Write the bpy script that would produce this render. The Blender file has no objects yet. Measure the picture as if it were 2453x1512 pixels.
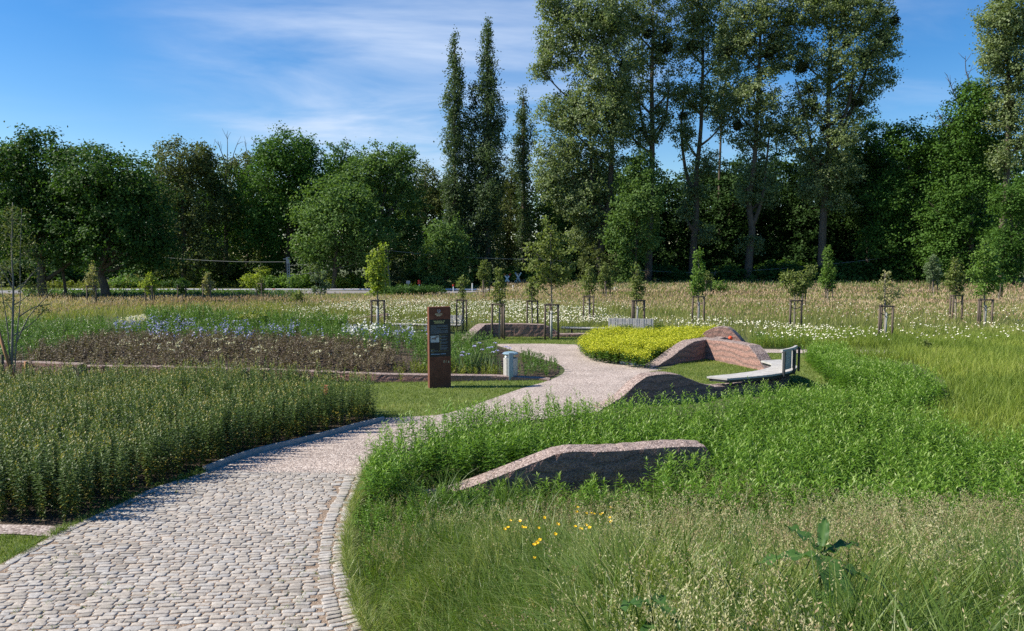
import bpy, math, random
import numpy as np
from mathutils import Vector, Matrix
from mathutils.geometry import tessellate_polygon

rng = np.random.default_rng(11)
random.seed(5)
SC = bpy.context.scene
COL = SC.collection
R = math.radians
# ------------------------------------------------------------------ camera
CAMZ, FPX, CX, CY = 3.71, 1772.0, 1226.5, 756.0
PITCH = math.atan(146.0 / 1772.0)
cam = bpy.data.cameras.new("camera")
cam.sensor_width = 36.0
cam.lens = 36.0 * FPX / 2453.0
cam.clip_start, cam.clip_end = 0.05, 3000
co = bpy.data.objects.new("camera", cam)
COL.objects.link(co)
co.location = (0, 0, CAMZ)
co.rotation_euler = (R(90) - PITCH, 0, 0)
SC.camera = co
cp, sp = math.cos(PITCH), math.sin(PITCH)

def ray(px, py):
    u, v = (px - CX) / FPX, -(py - CY) / FPX
    return np.array([u, cp + v * sp, -sp + v * cp])

def U(px, py, z=0.0):
    d = ray(px, py)
    t = (z - CAMZ) / d[2]
    return np.array([d[0] * t, d[1] * t, z])

def UY(px, py, y):
    d = ray(px, py)
    t = y / d[1]
    return np.array([d[0] * t, y, CAMZ + d[2] * t])

def P2(*pts, z=0.0):
    return np.array([U(a, b, z)[:2] for a, b in pts])

# ------------------------------------------------------------------ tagging
def tag(o, label=None, cat=None, group=None, kind=None):
    if label: o["label"] = label
    if cat: o["category"] = cat
    if group: o["group"] = group
    if kind: o["kind"] = kind
    return o

def empty(name, loc=(0, 0, 0), rz=0.0, label=None, cat=None, group=None):
    o = bpy.data.objects.new(name, None)
    COL.objects.link(o)
    o.location = loc
    o.rotation_euler = (0, 0, rz)
    o.empty_display_size = 0.1
    return tag(o, label, cat, group)

# ------------------------------------------------------------------ mesh accumulator
class MB:
    def __init__(s):
        s.v, s.n, s.f, s.fm, s.t = [], 0, [], [], []
    def add(s, verts, faces, tint=0.5, mat=0):
        """verts (n,3); faces: list of equal-length index arrays (m,k)"""
        verts = np.asarray(verts, dtype=np.float32).reshape(-1, 3)
        if len(verts) == 0: return
        s.v.append(verts)
        t = np.broadcast_to(np.asarray(tint, dtype=np.float32), (len(verts),)) if np.ndim(tint) <= 1 else tint
        s.t.append(np.array(t, dtype=np.float32))
        if isinstance(faces, np.ndarray): faces = [faces]
        for f in faces:
            f = np.asarray(f, dtype=np.int32)
            s.f.append(f + s.n)
            s.fm.append(np.full(len(f), mat, dtype=np.int32))
        s.n += len(verts)
    def build(s, name, mats, parent=None, smooth=False):
        me = bpy.data.meshes.new(name)
        o = bpy.data.objects.new(name, me)
        COL.objects.link(o)
        if parent is not None: o.parent = parent
        if not isinstance(mats, (list, tuple)): mats = [mats]
        for m in mats: me.materials.append(m)
        if s.n:
            V = np.concatenate(s.v)
            me.vertices.add(len(V))
            me.vertices.foreach_set("co", V.ravel())
            li = np.concatenate([f.ravel() for f in s.f])
            lt = np.concatenate([np.full(len(f), f.shape[1], dtype=np.int32) for f in s.f])
            ls = np.concatenate([[0], np.cumsum(lt)[:-1]]).astype(np.int32)
            me.loops.add(len(li))
            me.loops.foreach_set("vertex_index", li.astype(np.int32))
            me.polygons.add(len(lt))
            me.polygons.foreach_set("loop_start", ls)
            me.polygons.foreach_set("loop_total", lt)
            me.polygons.foreach_set("material_index", np.concatenate(s.fm))
            me.polygons.foreach_set("use_smooth", np.full(len(lt), smooth))
            a = me.attributes.new("tint", 'FLOAT', 'POINT')
            a.data.foreach_set("value", np.concatenate(s.t))
            me.update(calc_edges=True)
            me.validate()
        return o
    # --- simple shapes
    def box(s, c, size, rz=0.0, mat=0, bev=0.0, tint=0.5, taper=1.0):
        sx, sy, sz = [q / 2 for q in size]
        b = min(bev, sx * .9, sy * .9, sz * .9)
        rings = []
        if b > 0:
            prof = [(-sz, b), (-sz + b, 0), (sz - b, 0), (sz, b)]
        else:
            prof = [(-sz, 0), (sz, 0)]
        for z, ins in prof:
            k = 1.0 if z < 0 else taper
            x, y = sx * k - ins, sy * k - ins
            if b > 0:
                h = b * .7 if ins == 0 else 0.0
                x0, y0 = x, y
                ring = [(-x0 + h, -y0), (x0 - h, -y0), (x0, -y0 + h), (x0, y0 - h), (x0 - h, y0), (-x0 + h, y0), (-x0, y0 - h), (-x0, -y0 + h)]
                if h == 0:
                    e = 1e-4
                    ring = [(-x0 + e, -y0), (x0 - e, -y0), (x0, -y0 + e), (x0, y0 - e), (x0 - e, y0), (-x0 + e, y0), (-x0, y0 - e), (-x0, -y0 + e)]
            else:
                ring = [(-x, -y), (x, -y), (x, y), (-x, y)]
            rings.append([(p[0], p[1], z) for p in ring])
        n = len(rings[0])
        V = np.array(rings).reshape(-1, 3)
        ca, sa = math.cos(rz), math.sin(rz)
        W = V.copy()
        W[:, 0] = V[:, 0] * ca - V[:, 1] * sa + c[0]
        W[:, 1] = V[:, 0] * sa + V[:, 1] * ca + c[1]
        W[:, 2] = V[:, 2] + c[2]
        q = []
        for r in range(len(rings) - 1):
            for i in range(n):
                j = (i + 1) % n
                q.append((r * n + i, r * n + j, (r + 1) * n + j, (r + 1) * n + i))
        caps = np.array([list(range(n))[::-1], [(len(rings) - 1) * n + i for i in range(n)]])
        s.add(W, [np.array(q), caps], tint, mat)
    def tube(s, pts, rad, sides=7, mat=0, tint=0.5, cap=True):
        pts = np.asarray(pts, dtype=float)
        rad = np.broadcast_to(np.asarray(rad, dtype=float), (len(pts),))
        d = np.gradient(pts, axis=0)
        d /= np.linalg.norm(d, axis=1)[:, None] + 1e-9
        ref = np.array([0.31, 0.95, 0.05]) if abs(d[0][1]) < .8 else np.array([1.0, 0, 0.1])
        V = []
        for p, t, r in zip(pts, d, rad):
            a = np.cross(t, ref); a /= np.linalg.norm(a) + 1e-9
            b = np.cross(t, a)
            for k in range(sides):
                w = 2 * math.pi * k / sides
                V.append(p + r * (math.cos(w) * a + math.sin(w) * b))
        q = []
        for i in range(len(pts) - 1):
            for k in range(sides):
                l = (k + 1) % sides
                q.append((i * sides + k, i * sides + l, (i + 1) * sides + l, (i + 1) * sides + k))
        F = [np.array(q)]
        if cap:
            F.append(np.array([[k for k in range(sides)][::-1], [(len(pts) - 1) * sides + k for k in range(sides)]]))
        s.add(np.array(V), F, tint, mat)
    def lathe(s, c, prof, sides=20, mat=0, tint=0.5):
        V = []
        for r, z in prof:
            for k in range(sides):
                w = 2 * math.pi * k / sides
                V.append((c[0] + r * math.cos(w), c[1] + r * math.sin(w), c[2] + z))
        q = []
        for i in range(len(prof) - 1):
            for k in range(sides):
                l = (k + 1) % sides
                q.append((i * sides + k, i * sides + l, (i + 1) * sides + l, (i + 1) * sides + k))
        s.add(np.array(V), [np.array(q), np.array([[k for k in range(sides)][::-1], [(len(prof) - 1) * sides + k for k in range(sides)]])], tint, mat)
    # --- foliage
    def leaves(s, pos, nrm, length, width, tang=None, tint=None, mat=0, fold=0.0, droop=0.0):
        """rhombic leaves; pos = base (n,3); tang = direction (n,3); nrm = approx normal"""
        n = len(pos)
        if n == 0: return
        if tang is None:
            rv = rng.normal(size=(n, 3))
            tang = rv - (rv * nrm).sum(1)[:, None] * nrm
        tang = tang / (np.linalg.norm(tang, axis=1)[:, None] + 1e-9)
        nrm = nrm - (nrm * tang).sum(1)[:, None] * tang
        nrm = nrm / (np.linalg.norm(nrm, axis=1)[:, None] + 1e-9)
        side = np.cross(tang, nrm)
        L = np.broadcast_to(np.asarray(length, float), (n,))[:, None]
        W = np.broadcast_to(np.asarray(width, float), (n,))[:, None]
        if tint is None: tint = rng.random(n)
        if fold == 0.0:
            V = np.stack([pos, pos + tang * L * .5 + side * W * .5, pos + tang * L, pos + tang * L * .5 - side * W * .5], 1)
            F = np.arange(n * 4).reshape(n, 4)
            s.add(V.reshape(-1, 3), F, np.repeat(tint, 4), mat)
        else:
            mid = pos + tang * L * .45
            tip = pos + tang * L - np.array([0, 0, 1.0]) * L * droop
            V = np.stack([pos, mid - nrm * W * fold, tip, mid + side * W * .5, mid - side * W * .5], 1)
            b = np.arange(n)[:, None] * 5
            F = np.concatenate([b + np.array([[0, 3, 2, 1]]), b + np.array([[0, 1, 2, 4]])])
            s.add(V.reshape(-1, 3), F, np.repeat(tint, 5), mat)
    def blades(s, pos, h, w, lean, tint=None, mat=0, az=None):
        n = len(pos)
        if n == 0: return
        if az is None: az = rng.random(n) * 2 * math.pi
        if tint is None: tint = rng.random(n)
        h = np.broadcast_to(np.asarray(h, float), (n,)); w = np.broadcast_to(np.asarray(w, float), (n,)); lean = np.broadcast_to(np.asarray(lean, float), (n,))
        dx, dy = np.cos(az), np.sin(az)
        fa = rng.random(n) * math.pi
        sx, sy = np.cos(fa), np.sin(fa)
        V = []
        for t, k in ((0, .8), (.4, 1.0), (.75, .7), (1.0, .08)):
            bx = lean * h * t ** 2
            p = np.stack([pos[:, 0] + dx * bx, pos[:, 1] + dy * bx, pos[:, 2] + h * (t - .45 * lean ** 1.0 * t ** 2 * np.minimum(lean, 1))], 1)
            o = np.stack([sx * w * k * .5, sy * w * k * .5, np.zeros(n)], 1)
            V += [p - o, p + o]
        V = np.stack(V, 1)
        b = np.arange(n)[:, None] * 8
        F = np.concatenate([b + np.array([[0, 1, 3, 2]]), b + np.array([[2, 3, 5, 4]]), b + np.array([[4, 5, 7, 6]])])
        s.add(V.reshape(-1, 3), F, np.repeat(tint, 8), mat)
        return V[:, 6]

def in_poly(P, poly):
    x, y = P[:, 0], P[:, 1]
    r = np.zeros(len(P), bool)
    n = len(poly)
    for i in range(n):
        x1, y1 = poly[i]; x2, y2 = poly[(i + 1) % n]
        c = ((y1 > y) != (y2 > y)) & (x < (x2 - x1) * (y - y1) / (y2 - y1 + 1e-12) + x1)
        r ^= c
    return r

def scatter(poly, dens, excl=()):
    poly = np.asarray(poly)
    lo, hi = poly.min(0), poly.max(0)
    n = int(dens * np.prod(hi - lo))
    P = lo + rng.random((n, 2)) * (hi - lo)
    k = in_poly(P, poly)
    for e in excl: k &= ~in_poly(P, np.asarray(e))
    return P[k]

def sstep(a, b, x):
    t = np.clip((x - a) / (b - a), 0, 1)
    return t * t * (3 - 2 * t)

def vnoise(x, y, seed=0, scale=1.0):
    """smooth value noise, 0..1"""
    x, y = np.asarray(x) / scale, np.asarray(y) / scale
    xi, yi = np.floor(x).astype(int), np.floor(y).astype(int)
    fx, fy = x - xi, y - yi
    fx, fy = fx * fx * (3 - 2 * fx), fy * fy * (3 - 2 * fy)
    def h(i, j):
        v = np.sin(i * 127.1 + j * 311.7 + seed * 74.7) * 43758.5453
        return v - np.floor(v)
    return (h(xi, yi) * (1 - fx) + h(xi + 1, yi) * fx) * (1 - fy) + (h(xi, yi + 1) * (1 - fx) + h(xi + 1, yi + 1) * fx) * fy

# ------------------------------------------------------------------ materials
def nodes(name):
    m = bpy.data.materials.new(name)
    m.use_nodes = True
    nt = m.node_tree
    return m, nt, nt.nodes, nt.links, nt.nodes["Principled BSDF"]

def rgb(c): return (c[0], c[1], c[2], 1.0)

def ramp(N, stops):
    r = N.new("ShaderNodeValToRGB")
    e = r.color_ramp.elements
    while len(e) < len(stops): e.new(0.5)
    for k, (p, c) in enumerate(stops):
        e[k].position = p
        e[k].color = rgb(c)
    return r

def leaf_mat(name, stops, rough=.5, trans=.3, tboost=(1.5, 1.6, .7), spec=.3):
    m, nt, N, L, bs = nodes(name)
    a = N.new("ShaderNodeAttribute"); a.attribute_name = "tint"
    r = ramp(N, stops)
    L.new(a.outputs["Fac"], r.inputs[0])
    L.new(r.outputs[0], bs.inputs["Base Color"])
    bs.inputs["Roughness"].default_value = rough
    bs.inputs["Specular IOR Level"].default_value = spec
    tr = N.new("ShaderNodeBsdfTranslucent")
    mu = N.new("ShaderNodeMix"); mu.data_type = 'RGBA'; mu.blend_type = 'MULTIPLY'; mu.inputs[0].default_value = 1
    L.new(r.outputs[0], mu.inputs[6]); mu.inputs[7].default_value = rgb(tboost)
    L.new(mu.outputs[2], tr.inputs[0])
    mx = N.new("ShaderNodeMixShader"); mx.inputs[0].default_value = trans
    L.new(bs.outputs[0], mx.inputs[1]); L.new(tr.outputs[0], mx.inputs[2])
    L.new(mx.outputs[0], N["Material Output"].inputs[0])
    return m

def noise_mat(name, stops, scale=20, detail=6, rough=.8, bump=.0, bscale=None, stretch=(1, 1, 1), spec=.3, metal=0.0, bdist=.01, second=None, coords="Object"):
    m, nt, N, L, bs = nodes(name)
    tc = N.new("ShaderNodeTexCoord")
    mp = N.new("ShaderNodeMapping"); mp.inputs["Scale"].default_value = stretch
    L.new(tc.outputs[coords], mp.inputs[0])
    n = N.new("ShaderNodeTexNoise"); n.inputs["Scale"].default_value = scale; n.inputs["Detail"].default_value = detail
    n.inputs["Roughness"].default_value = .65
    L.new(mp.outputs[0], n.inputs[0])
    r = ramp(N, stops)
    L.new(n.outputs[0], r.inputs[0])
    out = r.outputs[0]
    if second:
        s2, c2, lo, hi = second
        n2 = N.new("ShaderNodeTexNoise"); n2.inputs["Scale"].default_value = s2; n2.inputs["Detail"].default_value = 5
        L.new(mp.outputs[0], n2.inputs[0])
        mr = N.new("ShaderNodeMapRange"); mr.inputs[1].default_value = lo; mr.inputs[2].default_value = hi
        L.new(n2.outputs[0], mr.inputs[0])
        mx = N.new("ShaderNodeMix"); mx.data_type = 'RGBA'
        L.new(mr.outputs[0], mx.inputs[0]); L.new(out, mx.inputs[6]); mx.inputs[7].default_value = rgb(c2)
        out = mx.outputs[2]
    L.new(out, bs.inputs["Base Color"])
    bs.inputs["Roughness"].default_value = rough
    bs.inputs["Specular IOR Level"].default_value = spec
    bs.inputs["Metallic"].default_value = metal
    if bump > 0:
        b = N.new("ShaderNodeBump"); b.inputs["Strength"].default_value = bump; b.inputs["Distance"].default_value = bdist
        n3 = N.new("ShaderNodeTexNoise"); n3.inputs["Scale"].default_value = bscale or scale; n3.inputs["Detail"].default_value = 4
        L.new(mp.outputs[0], n3.inputs[0]); L.new(n3.outputs[0], b.inputs["Height"]); L.new(b.outputs[0], bs.inputs["Normal"])
    return m

def gravel_mat(name, stops, scale=60, bump=.6, big=None):
    m, nt, N, L, bs = nodes(name)
    tc = N.new("ShaderNodeTexCoord")
    v = N.new("ShaderNodeTexVoronoi"); v.inputs["Scale"].default_value = scale
    L.new(tc.outputs["Object"], v.inputs[0])
    w = N.new("ShaderNodeTexWhiteNoise")
    L.new(v.outputs["Position"], w.inputs[0])
    r = ramp(N, stops)
    L.new(w.outputs["Value"], r.inputs[0])
    n = N.new("ShaderNodeTexNoise"); n.inputs["Scale"].default_value = .9; n.inputs["Detail"].default_value = 8
    L.new(tc.outputs["Object"], n.inputs[0])
    mr = N.new("ShaderNodeMapRange"); mr.inputs[1].default_value = .3; mr.inputs[2].default_value = .7; mr.inputs[3].default_value = .82; mr.inputs[4].default_value = 1.12
    L.new(n.outputs[0], mr.inputs[0])
    mx = N.new("ShaderNodeVectorMath"); mx.operation = 'SCALE'
    L.new(r.outputs[0], mx.inputs[0]); L.new(mr.outputs[0], mx.inputs["Scale"])
    L.new(mx.outputs[0], bs.inputs["Base Color"])
    bs.inputs["Roughness"].default_value = .9
    bs.inputs["Specular IOR Level"].default_value = .2
    b = N.new("ShaderNodeBump"); b.inputs["Strength"].default_value = bump; b.inputs["Distance"].default_value = .012; b.invert = True
    L.new(v.outputs["Distance"], b.inputs["Height"]); L.new(b.outputs[0], bs.inputs["Normal"])
    return m

def earth_mat(name):
    """rammed earth: wavy strata of pink clay and grey gravel"""
    m, nt, N, L, bs = nodes(name)
    tc = N.new("ShaderNodeTexCoord")
    n = N.new("ShaderNodeTexNoise"); n.inputs["Scale"].default_value = 1.3; n.inputs["Detail"].default_value = 3
    L.new(tc.outputs["Object"], n.inputs[0])
    sx = N.new("ShaderNodeSeparateXYZ"); L.new(tc.outputs["Object"], sx.inputs[0])
    mul = N.new("ShaderNodeMath"); mul.operation = 'MULTIPLY_ADD'; mul.inputs[1].default_value = .42
    L.new(n.outputs[0], mul.inputs[0]); L.new(sx.outputs[2], mul.inputs[2])
    wv = N.new("ShaderNodeMath"); wv.operation = 'MULTIPLY'; wv.inputs[1].default_value = 5.2
    L.new(mul.outputs[0], wv.inputs[0])
    fr = N.new("ShaderNodeMath"); fr.operation = 'FRACT'; L.new(wv.outputs[0], fr.inputs[0])
    band = ramp(N, [(0.0, (.19, .115, .098)), (.10, (.285, .172, .145)), (.5, (.325, .192, .160)), (.72, (.26, .168, .145)), (.95, (.20, .138, .122)), (1.0, (.13, .083, .072))])
    L.new(fr.outputs[0], band.inputs[0])
    v = N.new("ShaderNodeTexVoronoi"); v.inputs["Scale"].default_value = 42
    L.new(tc.outputs["Object"], v.inputs[0])
    w = N.new("ShaderNodeTexWhiteNoise"); L.new(v.outputs["Position"], w.inputs[0])
    mr = N.new("ShaderNodeMapRange"); mr.inputs[3].default_value = .62; mr.inputs[4].default_value = 1.3
    L.new(w.outputs["Value"], mr.inputs[0])
    sc = N.new("ShaderNodeVectorMath"); sc.operation = 'SCALE'
    L.new(band.outputs[0], sc.inputs[0]); L.new(mr.outputs[0], sc.inputs["Scale"])
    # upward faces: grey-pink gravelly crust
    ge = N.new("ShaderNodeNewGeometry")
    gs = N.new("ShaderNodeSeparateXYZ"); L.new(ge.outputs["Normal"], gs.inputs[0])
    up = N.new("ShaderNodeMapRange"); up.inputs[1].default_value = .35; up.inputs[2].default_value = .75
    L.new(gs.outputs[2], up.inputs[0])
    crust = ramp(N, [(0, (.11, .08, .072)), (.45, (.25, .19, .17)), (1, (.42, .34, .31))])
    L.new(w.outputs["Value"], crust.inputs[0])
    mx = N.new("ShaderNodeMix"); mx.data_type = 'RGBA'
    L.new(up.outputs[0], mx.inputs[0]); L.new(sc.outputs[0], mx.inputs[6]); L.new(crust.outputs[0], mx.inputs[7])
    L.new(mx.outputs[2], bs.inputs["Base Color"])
    bs.inputs["Roughness"].default_value = .92
    bs.inputs["Specular IOR Level"].default_value = .15
    b = N.new("ShaderNodeBump"); b.inputs["Strength"].default_value = .8; b.inputs["Distance"].default_value = .015; b.invert = True
    L.new(v.outputs["Distance"], b.inputs["Height"]); L.new(b.outputs[0], bs.inputs["Normal"])
    return m

def plain(name, c, rough=.6, metal=0.0, spec=.4):
    return noise_mat(name, [(.3, tuple(q * .82 for q in c)), (.7, tuple(min(1, q * 1.15) for q in c))], scale=14, rough=rough, metal=metal, spec=spec, bump=.08, bscale=60)

M = {}
M["soil"] = noise_mat("soil", [(.3, (.035, .024, .016)), (.7, (.085, .06, .042))], 9, bump=.7, bscale=30, bdist=.03)
M["ground"] = noise_mat("meadow_ground", [(.3, (.05, .075, .022)), (.55, (.085, .10, .035)), (.75, (.13, .115, .055))], 1.6, 9, .9, bump=.6, bscale=22, bdist=.03)
M["lawn"] = noise_mat("lawn_turf", [(.3, (.08, .115, .024)), (.6, (.14, .18, .045)), (.8, (.23, .21, .09))], 5, 9, .9, bump=.6, bscale=90, bdist=.01)
M["gravel"] = gravel_mat("gravel", [(0, (.15, .115, .10)), (.3, (.33, .27, .24)), (.75, (.43, .36, .32)), (1, (.60, .53, .48))], 40, .8)
M["coarse_gravel"] = gravel_mat("coarse_gravel", [(0, (.13, .10, .09)), (.4, (.28, .225, .21)), (1, (.46, .40, .38))], 26, .9)
M["bedding"] = gravel_mat("bedding_grit", [(0, (.12, .085, .06)), (.5, (.25, .185, .135)), (1, (.40, .31, .24))], 110, .5)
M["asphalt"] = noise_mat("asphalt", [(.3, (.16, .155, .16)), (.7, (.24, .23, .235))], 30, rough=.8)
M["earth"] = earth_mat("rammed_earth")
M["bark"] = noise_mat("bark", [(.3, (.05, .04, .03)), (.7, (.14, .115, .09))], 4, stretch=(3, 3, .5), bump=.8, bscale=6, bdist=.05, rough=.9)
M["bark_pale"] = noise_mat("bark_pale", [(.3, (.10, .09, .075)), (.7, (.26, .235, .20))], 4, stretch=(3, 3, .5), bump=.7, bscale=6, bdist=.05, rough=.9)
M["bark_young"] = noise_mat("bark_young", [(.35, (.13, .11, .085)), (.65, (.30, .265, .22))], 12, stretch=(2, 2, .4), bump=.3, rough=.8)
M["whitewash"] = noise_mat("whitewash", [(.3, (.26, .27, .255)), (.7, (.46, .47, .44))], 12, rough=.8, bump=.2)
M["stake"] = noise_mat("stake_wood", [(.3, (.055, .042, .032)), (.7, (.135, .105, .082))], 7, stretch=(4, 4, .6), bump=.4, rough=.85)
M["stake_new"] = noise_mat("stake_wood_new", [(.3, (.22, .10, .045)), (.7, (.36, .19, .09))], 7, stretch=(4, 4, .6), rough=.8)
M["grey_wood"] = noise_mat("grey_wood", [(.3, (.31, .30, .285)), (.7, (.50, .485, .46))], 6, stretch=(1, 1, 6), bump=.25, bscale=20, rough=.75)
M["corten"] = noise_mat("corten_steel", [(.25, (.085, .034, .022)), (.55, (.145, .06, .038)), (.8, (.20, .09, .055))], 6, 8, .85, bump=.15, bscale=70, spec=.2)
M["panel"] = noise_mat("dark_panel", [(.3, (.006, .008, .010)), (.7, (.011, .014, .017))], 6, rough=.4, spec=.4)
M["print_grey"] = plain("print_grey", (.17, .22, .26), .7)
M["print_yellow"] = plain("print_yellow", (.42, .40, .16), .7)
M["print_gold"] = plain("print_gold", (.50, .42, .27), .6)
M["print_pale"] = plain("print_pale", (.42, .46, .47), .7)
M["print_blue"] = plain("print_blue", (.28, .42, .62), .7)
M["print_brown"] = plain("print_brown", (.16, .13, .11), .7)
M["galv"] = noise_mat("galvanised_steel", [(.3, (.20, .29, .34)), (.7, (.34, .43, .48))], 26, 4, .5, spec=.5, metal=.35, bump=.05)
M["lid"] = noise_mat("lid_paint", [(.3, (.15, .24, .30)), (.7, (.23, .32, .38))], 10, rough=.45)
M["tin"] = noise_mat("bin_sheet", [(.3, (.36, .35, .33)), (.7, (.50, .49, .46))], 18, rough=.5, metal=.25)
M["steel_dark"] = plain("dark_steel", (.05, .055, .06), .5, .5)
M["white_plastic"] = plain("white_plastic", (.75, .75, .75), .5)
M["kerb"] = noise_mat("kerb_steel", [(.3, (.24, .25, .25)), (.7, (.40, .40, .39))], 12, rough=.7, bump=.2)
M["red"] = plain("sign_red", (.45, .03, .02), .45)
M["white"] = plain("sign_white", (.75, .75, .74), .45)
M["pole_grey"] = plain("pole_grey", (.22, .26, .30), .6)
M["wire"] = plain("wire", (.20, .21, .20), .6)
M["pole_wood"] = noise_mat("pole_wood", [(.3, (.14, .11, .09)), (.7, (.26, .22, .18))], 5, stretch=(4, 4, .4), rough=.9)
M["orange"] = plain("orange_red_cloth", (.85, .10, .03), .7)
M["dark_cloth"] = plain("dark_cloth", (.02, .02, .024), .9)
M["strip"] = noise_mat("shiny_strip", [(.3, (.78, .72, .76)), (.62, (.85, .82, .84)), (.68, (.75, .25, .22)), (.72, (.85, .83, .8))], 1.2, 2, .25, spec=.8)

M["stone"] = None
def stone_mat():
    m, nt, N, L, bs = nodes("cobble_stone")
    a = N.new("ShaderNodeAttribute"); a.attribute_name = "tint"
    r = ramp(N, [(0, (.23, .205, .18)), (.25, (.33, .30, .265)), (.5, (.40, .355, .31)), (.75, (.345, .33, .315)), (1, (.48, .43, .37))])
    L.new(a.outputs["Fac"], r.inputs[0])
    tc = N.new("ShaderNodeTexCoord")
    n = N.new("ShaderNodeTexNoise"); n.inputs["Scale"].default_value = 24; n.inputs["Detail"].default_value = 8
    L.new(tc.outputs["Object"], n.inputs[0])
    mr = N.new("ShaderNodeMapRange"); mr.inputs[1].default_value = .25; mr.inputs[2].default_value = .75; mr.inputs[3].default_value = .7; mr.inputs[4].default_value = 1.2
    L.new(n.outputs[0], mr.inputs[0])
    s = N.new("ShaderNodeVectorMath"); s.operation = 'SCALE'
    L.new(r.outputs[0], s.inputs[0]); L.new(mr.outputs[0], s.inputs["Scale"])
    L.new(s.outputs[0], bs.inputs["Base Color"])
    bs.inputs["Roughness"].default_value = .75; bs.inputs["Specular IOR Level"].default_value = .3
    b = N.new("ShaderNodeBump"); b.inputs["Strength"].default_value = .5; b.inputs["Distance"].default_value = .008
    n2 = N.new("ShaderNodeTexNoise"); n2.inputs["Scale"].default_value = 60; n2.inputs["Detail"].default_value = 5
    L.new(tc.outputs["Object"], n2.inputs[0]); L.new(n2.outputs[0], b.inputs["Height"]); L.new(b.outputs[0], bs.inputs["Normal"])
    return m
M["stone"] = stone_mat()

def G(a, b, c): return [(0, a), (.5, b), (1, c)]
LM = {
 "dark":   leaf_mat("foliage_dark", G((.024, .056, .012), (.046, .098, .022), (.085, .155, .034)), .6, .28, spec=.12),
 "maple":  leaf_mat("foliage_maple", G((.032, .078, .014), (.062, .132, .024), (.11, .20, .038)), .6, .3, spec=.12),
 "ash":    leaf_mat("foliage_ash", G((.055, .105, .028), (.095, .165, .046), (.155, .235, .075)), .6, .32, spec=.12),
 "olive":  leaf_mat("foliage_olive", G((.052, .072, .024), (.092, .115, .040), (.14, .165, .062)), .6, .28, spec=.1),
 "poplar": leaf_mat("foliage_poplar", G((.072, .112, .042), (.150, .198, .082), (.26, .31, .155)), .5, .32, spec=.25),
 "shade":  leaf_mat("foliage_shade_dark", G((.016, .038, .010), (.028, .062, .015), (.05, .095, .022)), .6, .15, spec=.1),  # shade under the poplars is put into these dark leaf colours
 "column": leaf_mat("foliage_column", G((.040, .070, .032), (.074, .115, .052), (.125, .175, .088)), .55, .28, spec=.15),
 "lime":   leaf_mat("foliage_lime", G((.13, .19, .028), (.22, .28, .045), (.34, .38, .08)), .6, .4, spec=.15),
 "fresh":  leaf_mat("foliage_fresh", G((.065, .13, .022), (.115, .20, .04), (.18, .27, .065)), .55, .36, spec=.15),
 "pale":   leaf_mat("foliage_pale", G((.16, .17, .08), (.26, .26, .12), (.42, .36, .20)), .65, .35, spec=.1),
 "sapling": leaf_mat("foliage_sapling", G((.08, .11, .03), (.145, .185, .055), (.23, .26, .095)), .6, .36, spec=.15),
 "grey":   leaf_mat("foliage_grey_green", G((.075, .115, .058), (.13, .18, .095), (.19, .24, .14)), .6, .3, spec=.12),
 "mistle": leaf_mat("foliage_mistletoe", G((.014, .022, .007), (.026, .036, .011), (.05, .052, .014)), .6, .1, spec=.1),
}
STEM = leaf_mat("plant_stem", G((.05, .07, .02), (.09, .10, .03), (.14, .13, .05)), .6, .1)
# ------------------------------------------------------------------ world and sun
SUN_EL = R(41)
SUN_DIR = np.array([-math.cos(SUN_EL) * math.cos(R(1.5)), -math.cos(SUN_EL) * math.sin(R(1.5)), math.sin(SUN_EL)])
w = bpy.data.worlds.new("World"); SC.world = w; w.use_nodes = True
N, L = w.node_tree.nodes, w.node_tree.links
sky = N.new("ShaderNodeTexSky"); sky.sky_type = 'NISHITA'; sky.sun_disc = False
sky.sun_elevation = SUN_EL
sky.sun_rotation = math.atan2(SUN_DIR[0], SUN_DIR[1])
sky.air_density = 1.0; sky.dust_density = .35; sky.ozone_density = 2.2; sky.altitude = 300
hs = N.new("ShaderNodeHueSaturation"); hs.inputs["Saturation"].default_value = 1.44; hs.inputs["Hue"].default_value = .506; hs.inputs["Value"].default_value = 1.22
L.new(sky.outputs[0], hs.inputs["Color"])
tc = N.new("ShaderNodeTexCoord")
sp_ = N.new("ShaderNodeSeparateXYZ"); L.new(tc.outputs["Generated"], sp_.inputs[0])
zz = N.new("ShaderNodeMath"); zz.operation = 'ADD'; zz.inputs[1].default_value = .12; L.new(sp_.outputs[2], zz.inputs[0])
dx = N.new("ShaderNodeMath"); dx.operation = 'DIVIDE'; L.new(sp_.outputs[0], dx.inputs[0]); L.new(zz.outputs[0], dx.inputs[1])
dy = N.new("ShaderNodeMath"); dy.operation = 'DIVIDE'; L.new(sp_.outputs[1], dy.inputs[0]); L.new(zz.outputs[0], dy.inputs[1])
cb = N.new("ShaderNodeCombineXYZ"); L.new(dx.outputs[0], cb.inputs[0]); L.new(dy.outputs[0], cb.inputs[1])
mp = N.new("ShaderNodeMapping"); mp.inputs["Rotation"].default_value = (0, 0, R(28)); mp.inputs["Scale"].default_value = (.75, 1.3, 1); mp.inputs["Location"].default_value = (3.3, 1.2, 0)
L.new(cb.outputs[0], mp.inputs[0])
n1 = N.new("ShaderNodeTexNoise"); n1.inputs["Scale"].default_value = 1.2; n1.inputs["Detail"].default_value = 10; n1.inputs["Roughness"].default_value = .56; n1.inputs["Distortion"].default_value = .6
L.new(mp.outputs[0], n1.inputs[0])
m1 = N.new("ShaderNodeMapRange"); m1.interpolation_type = 'SMOOTHSTEP'; m1.inputs[1].default_value = .44; m1.inputs[2].default_value = .80
L.new(n1.outputs[0], m1.inputs[0])
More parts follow.
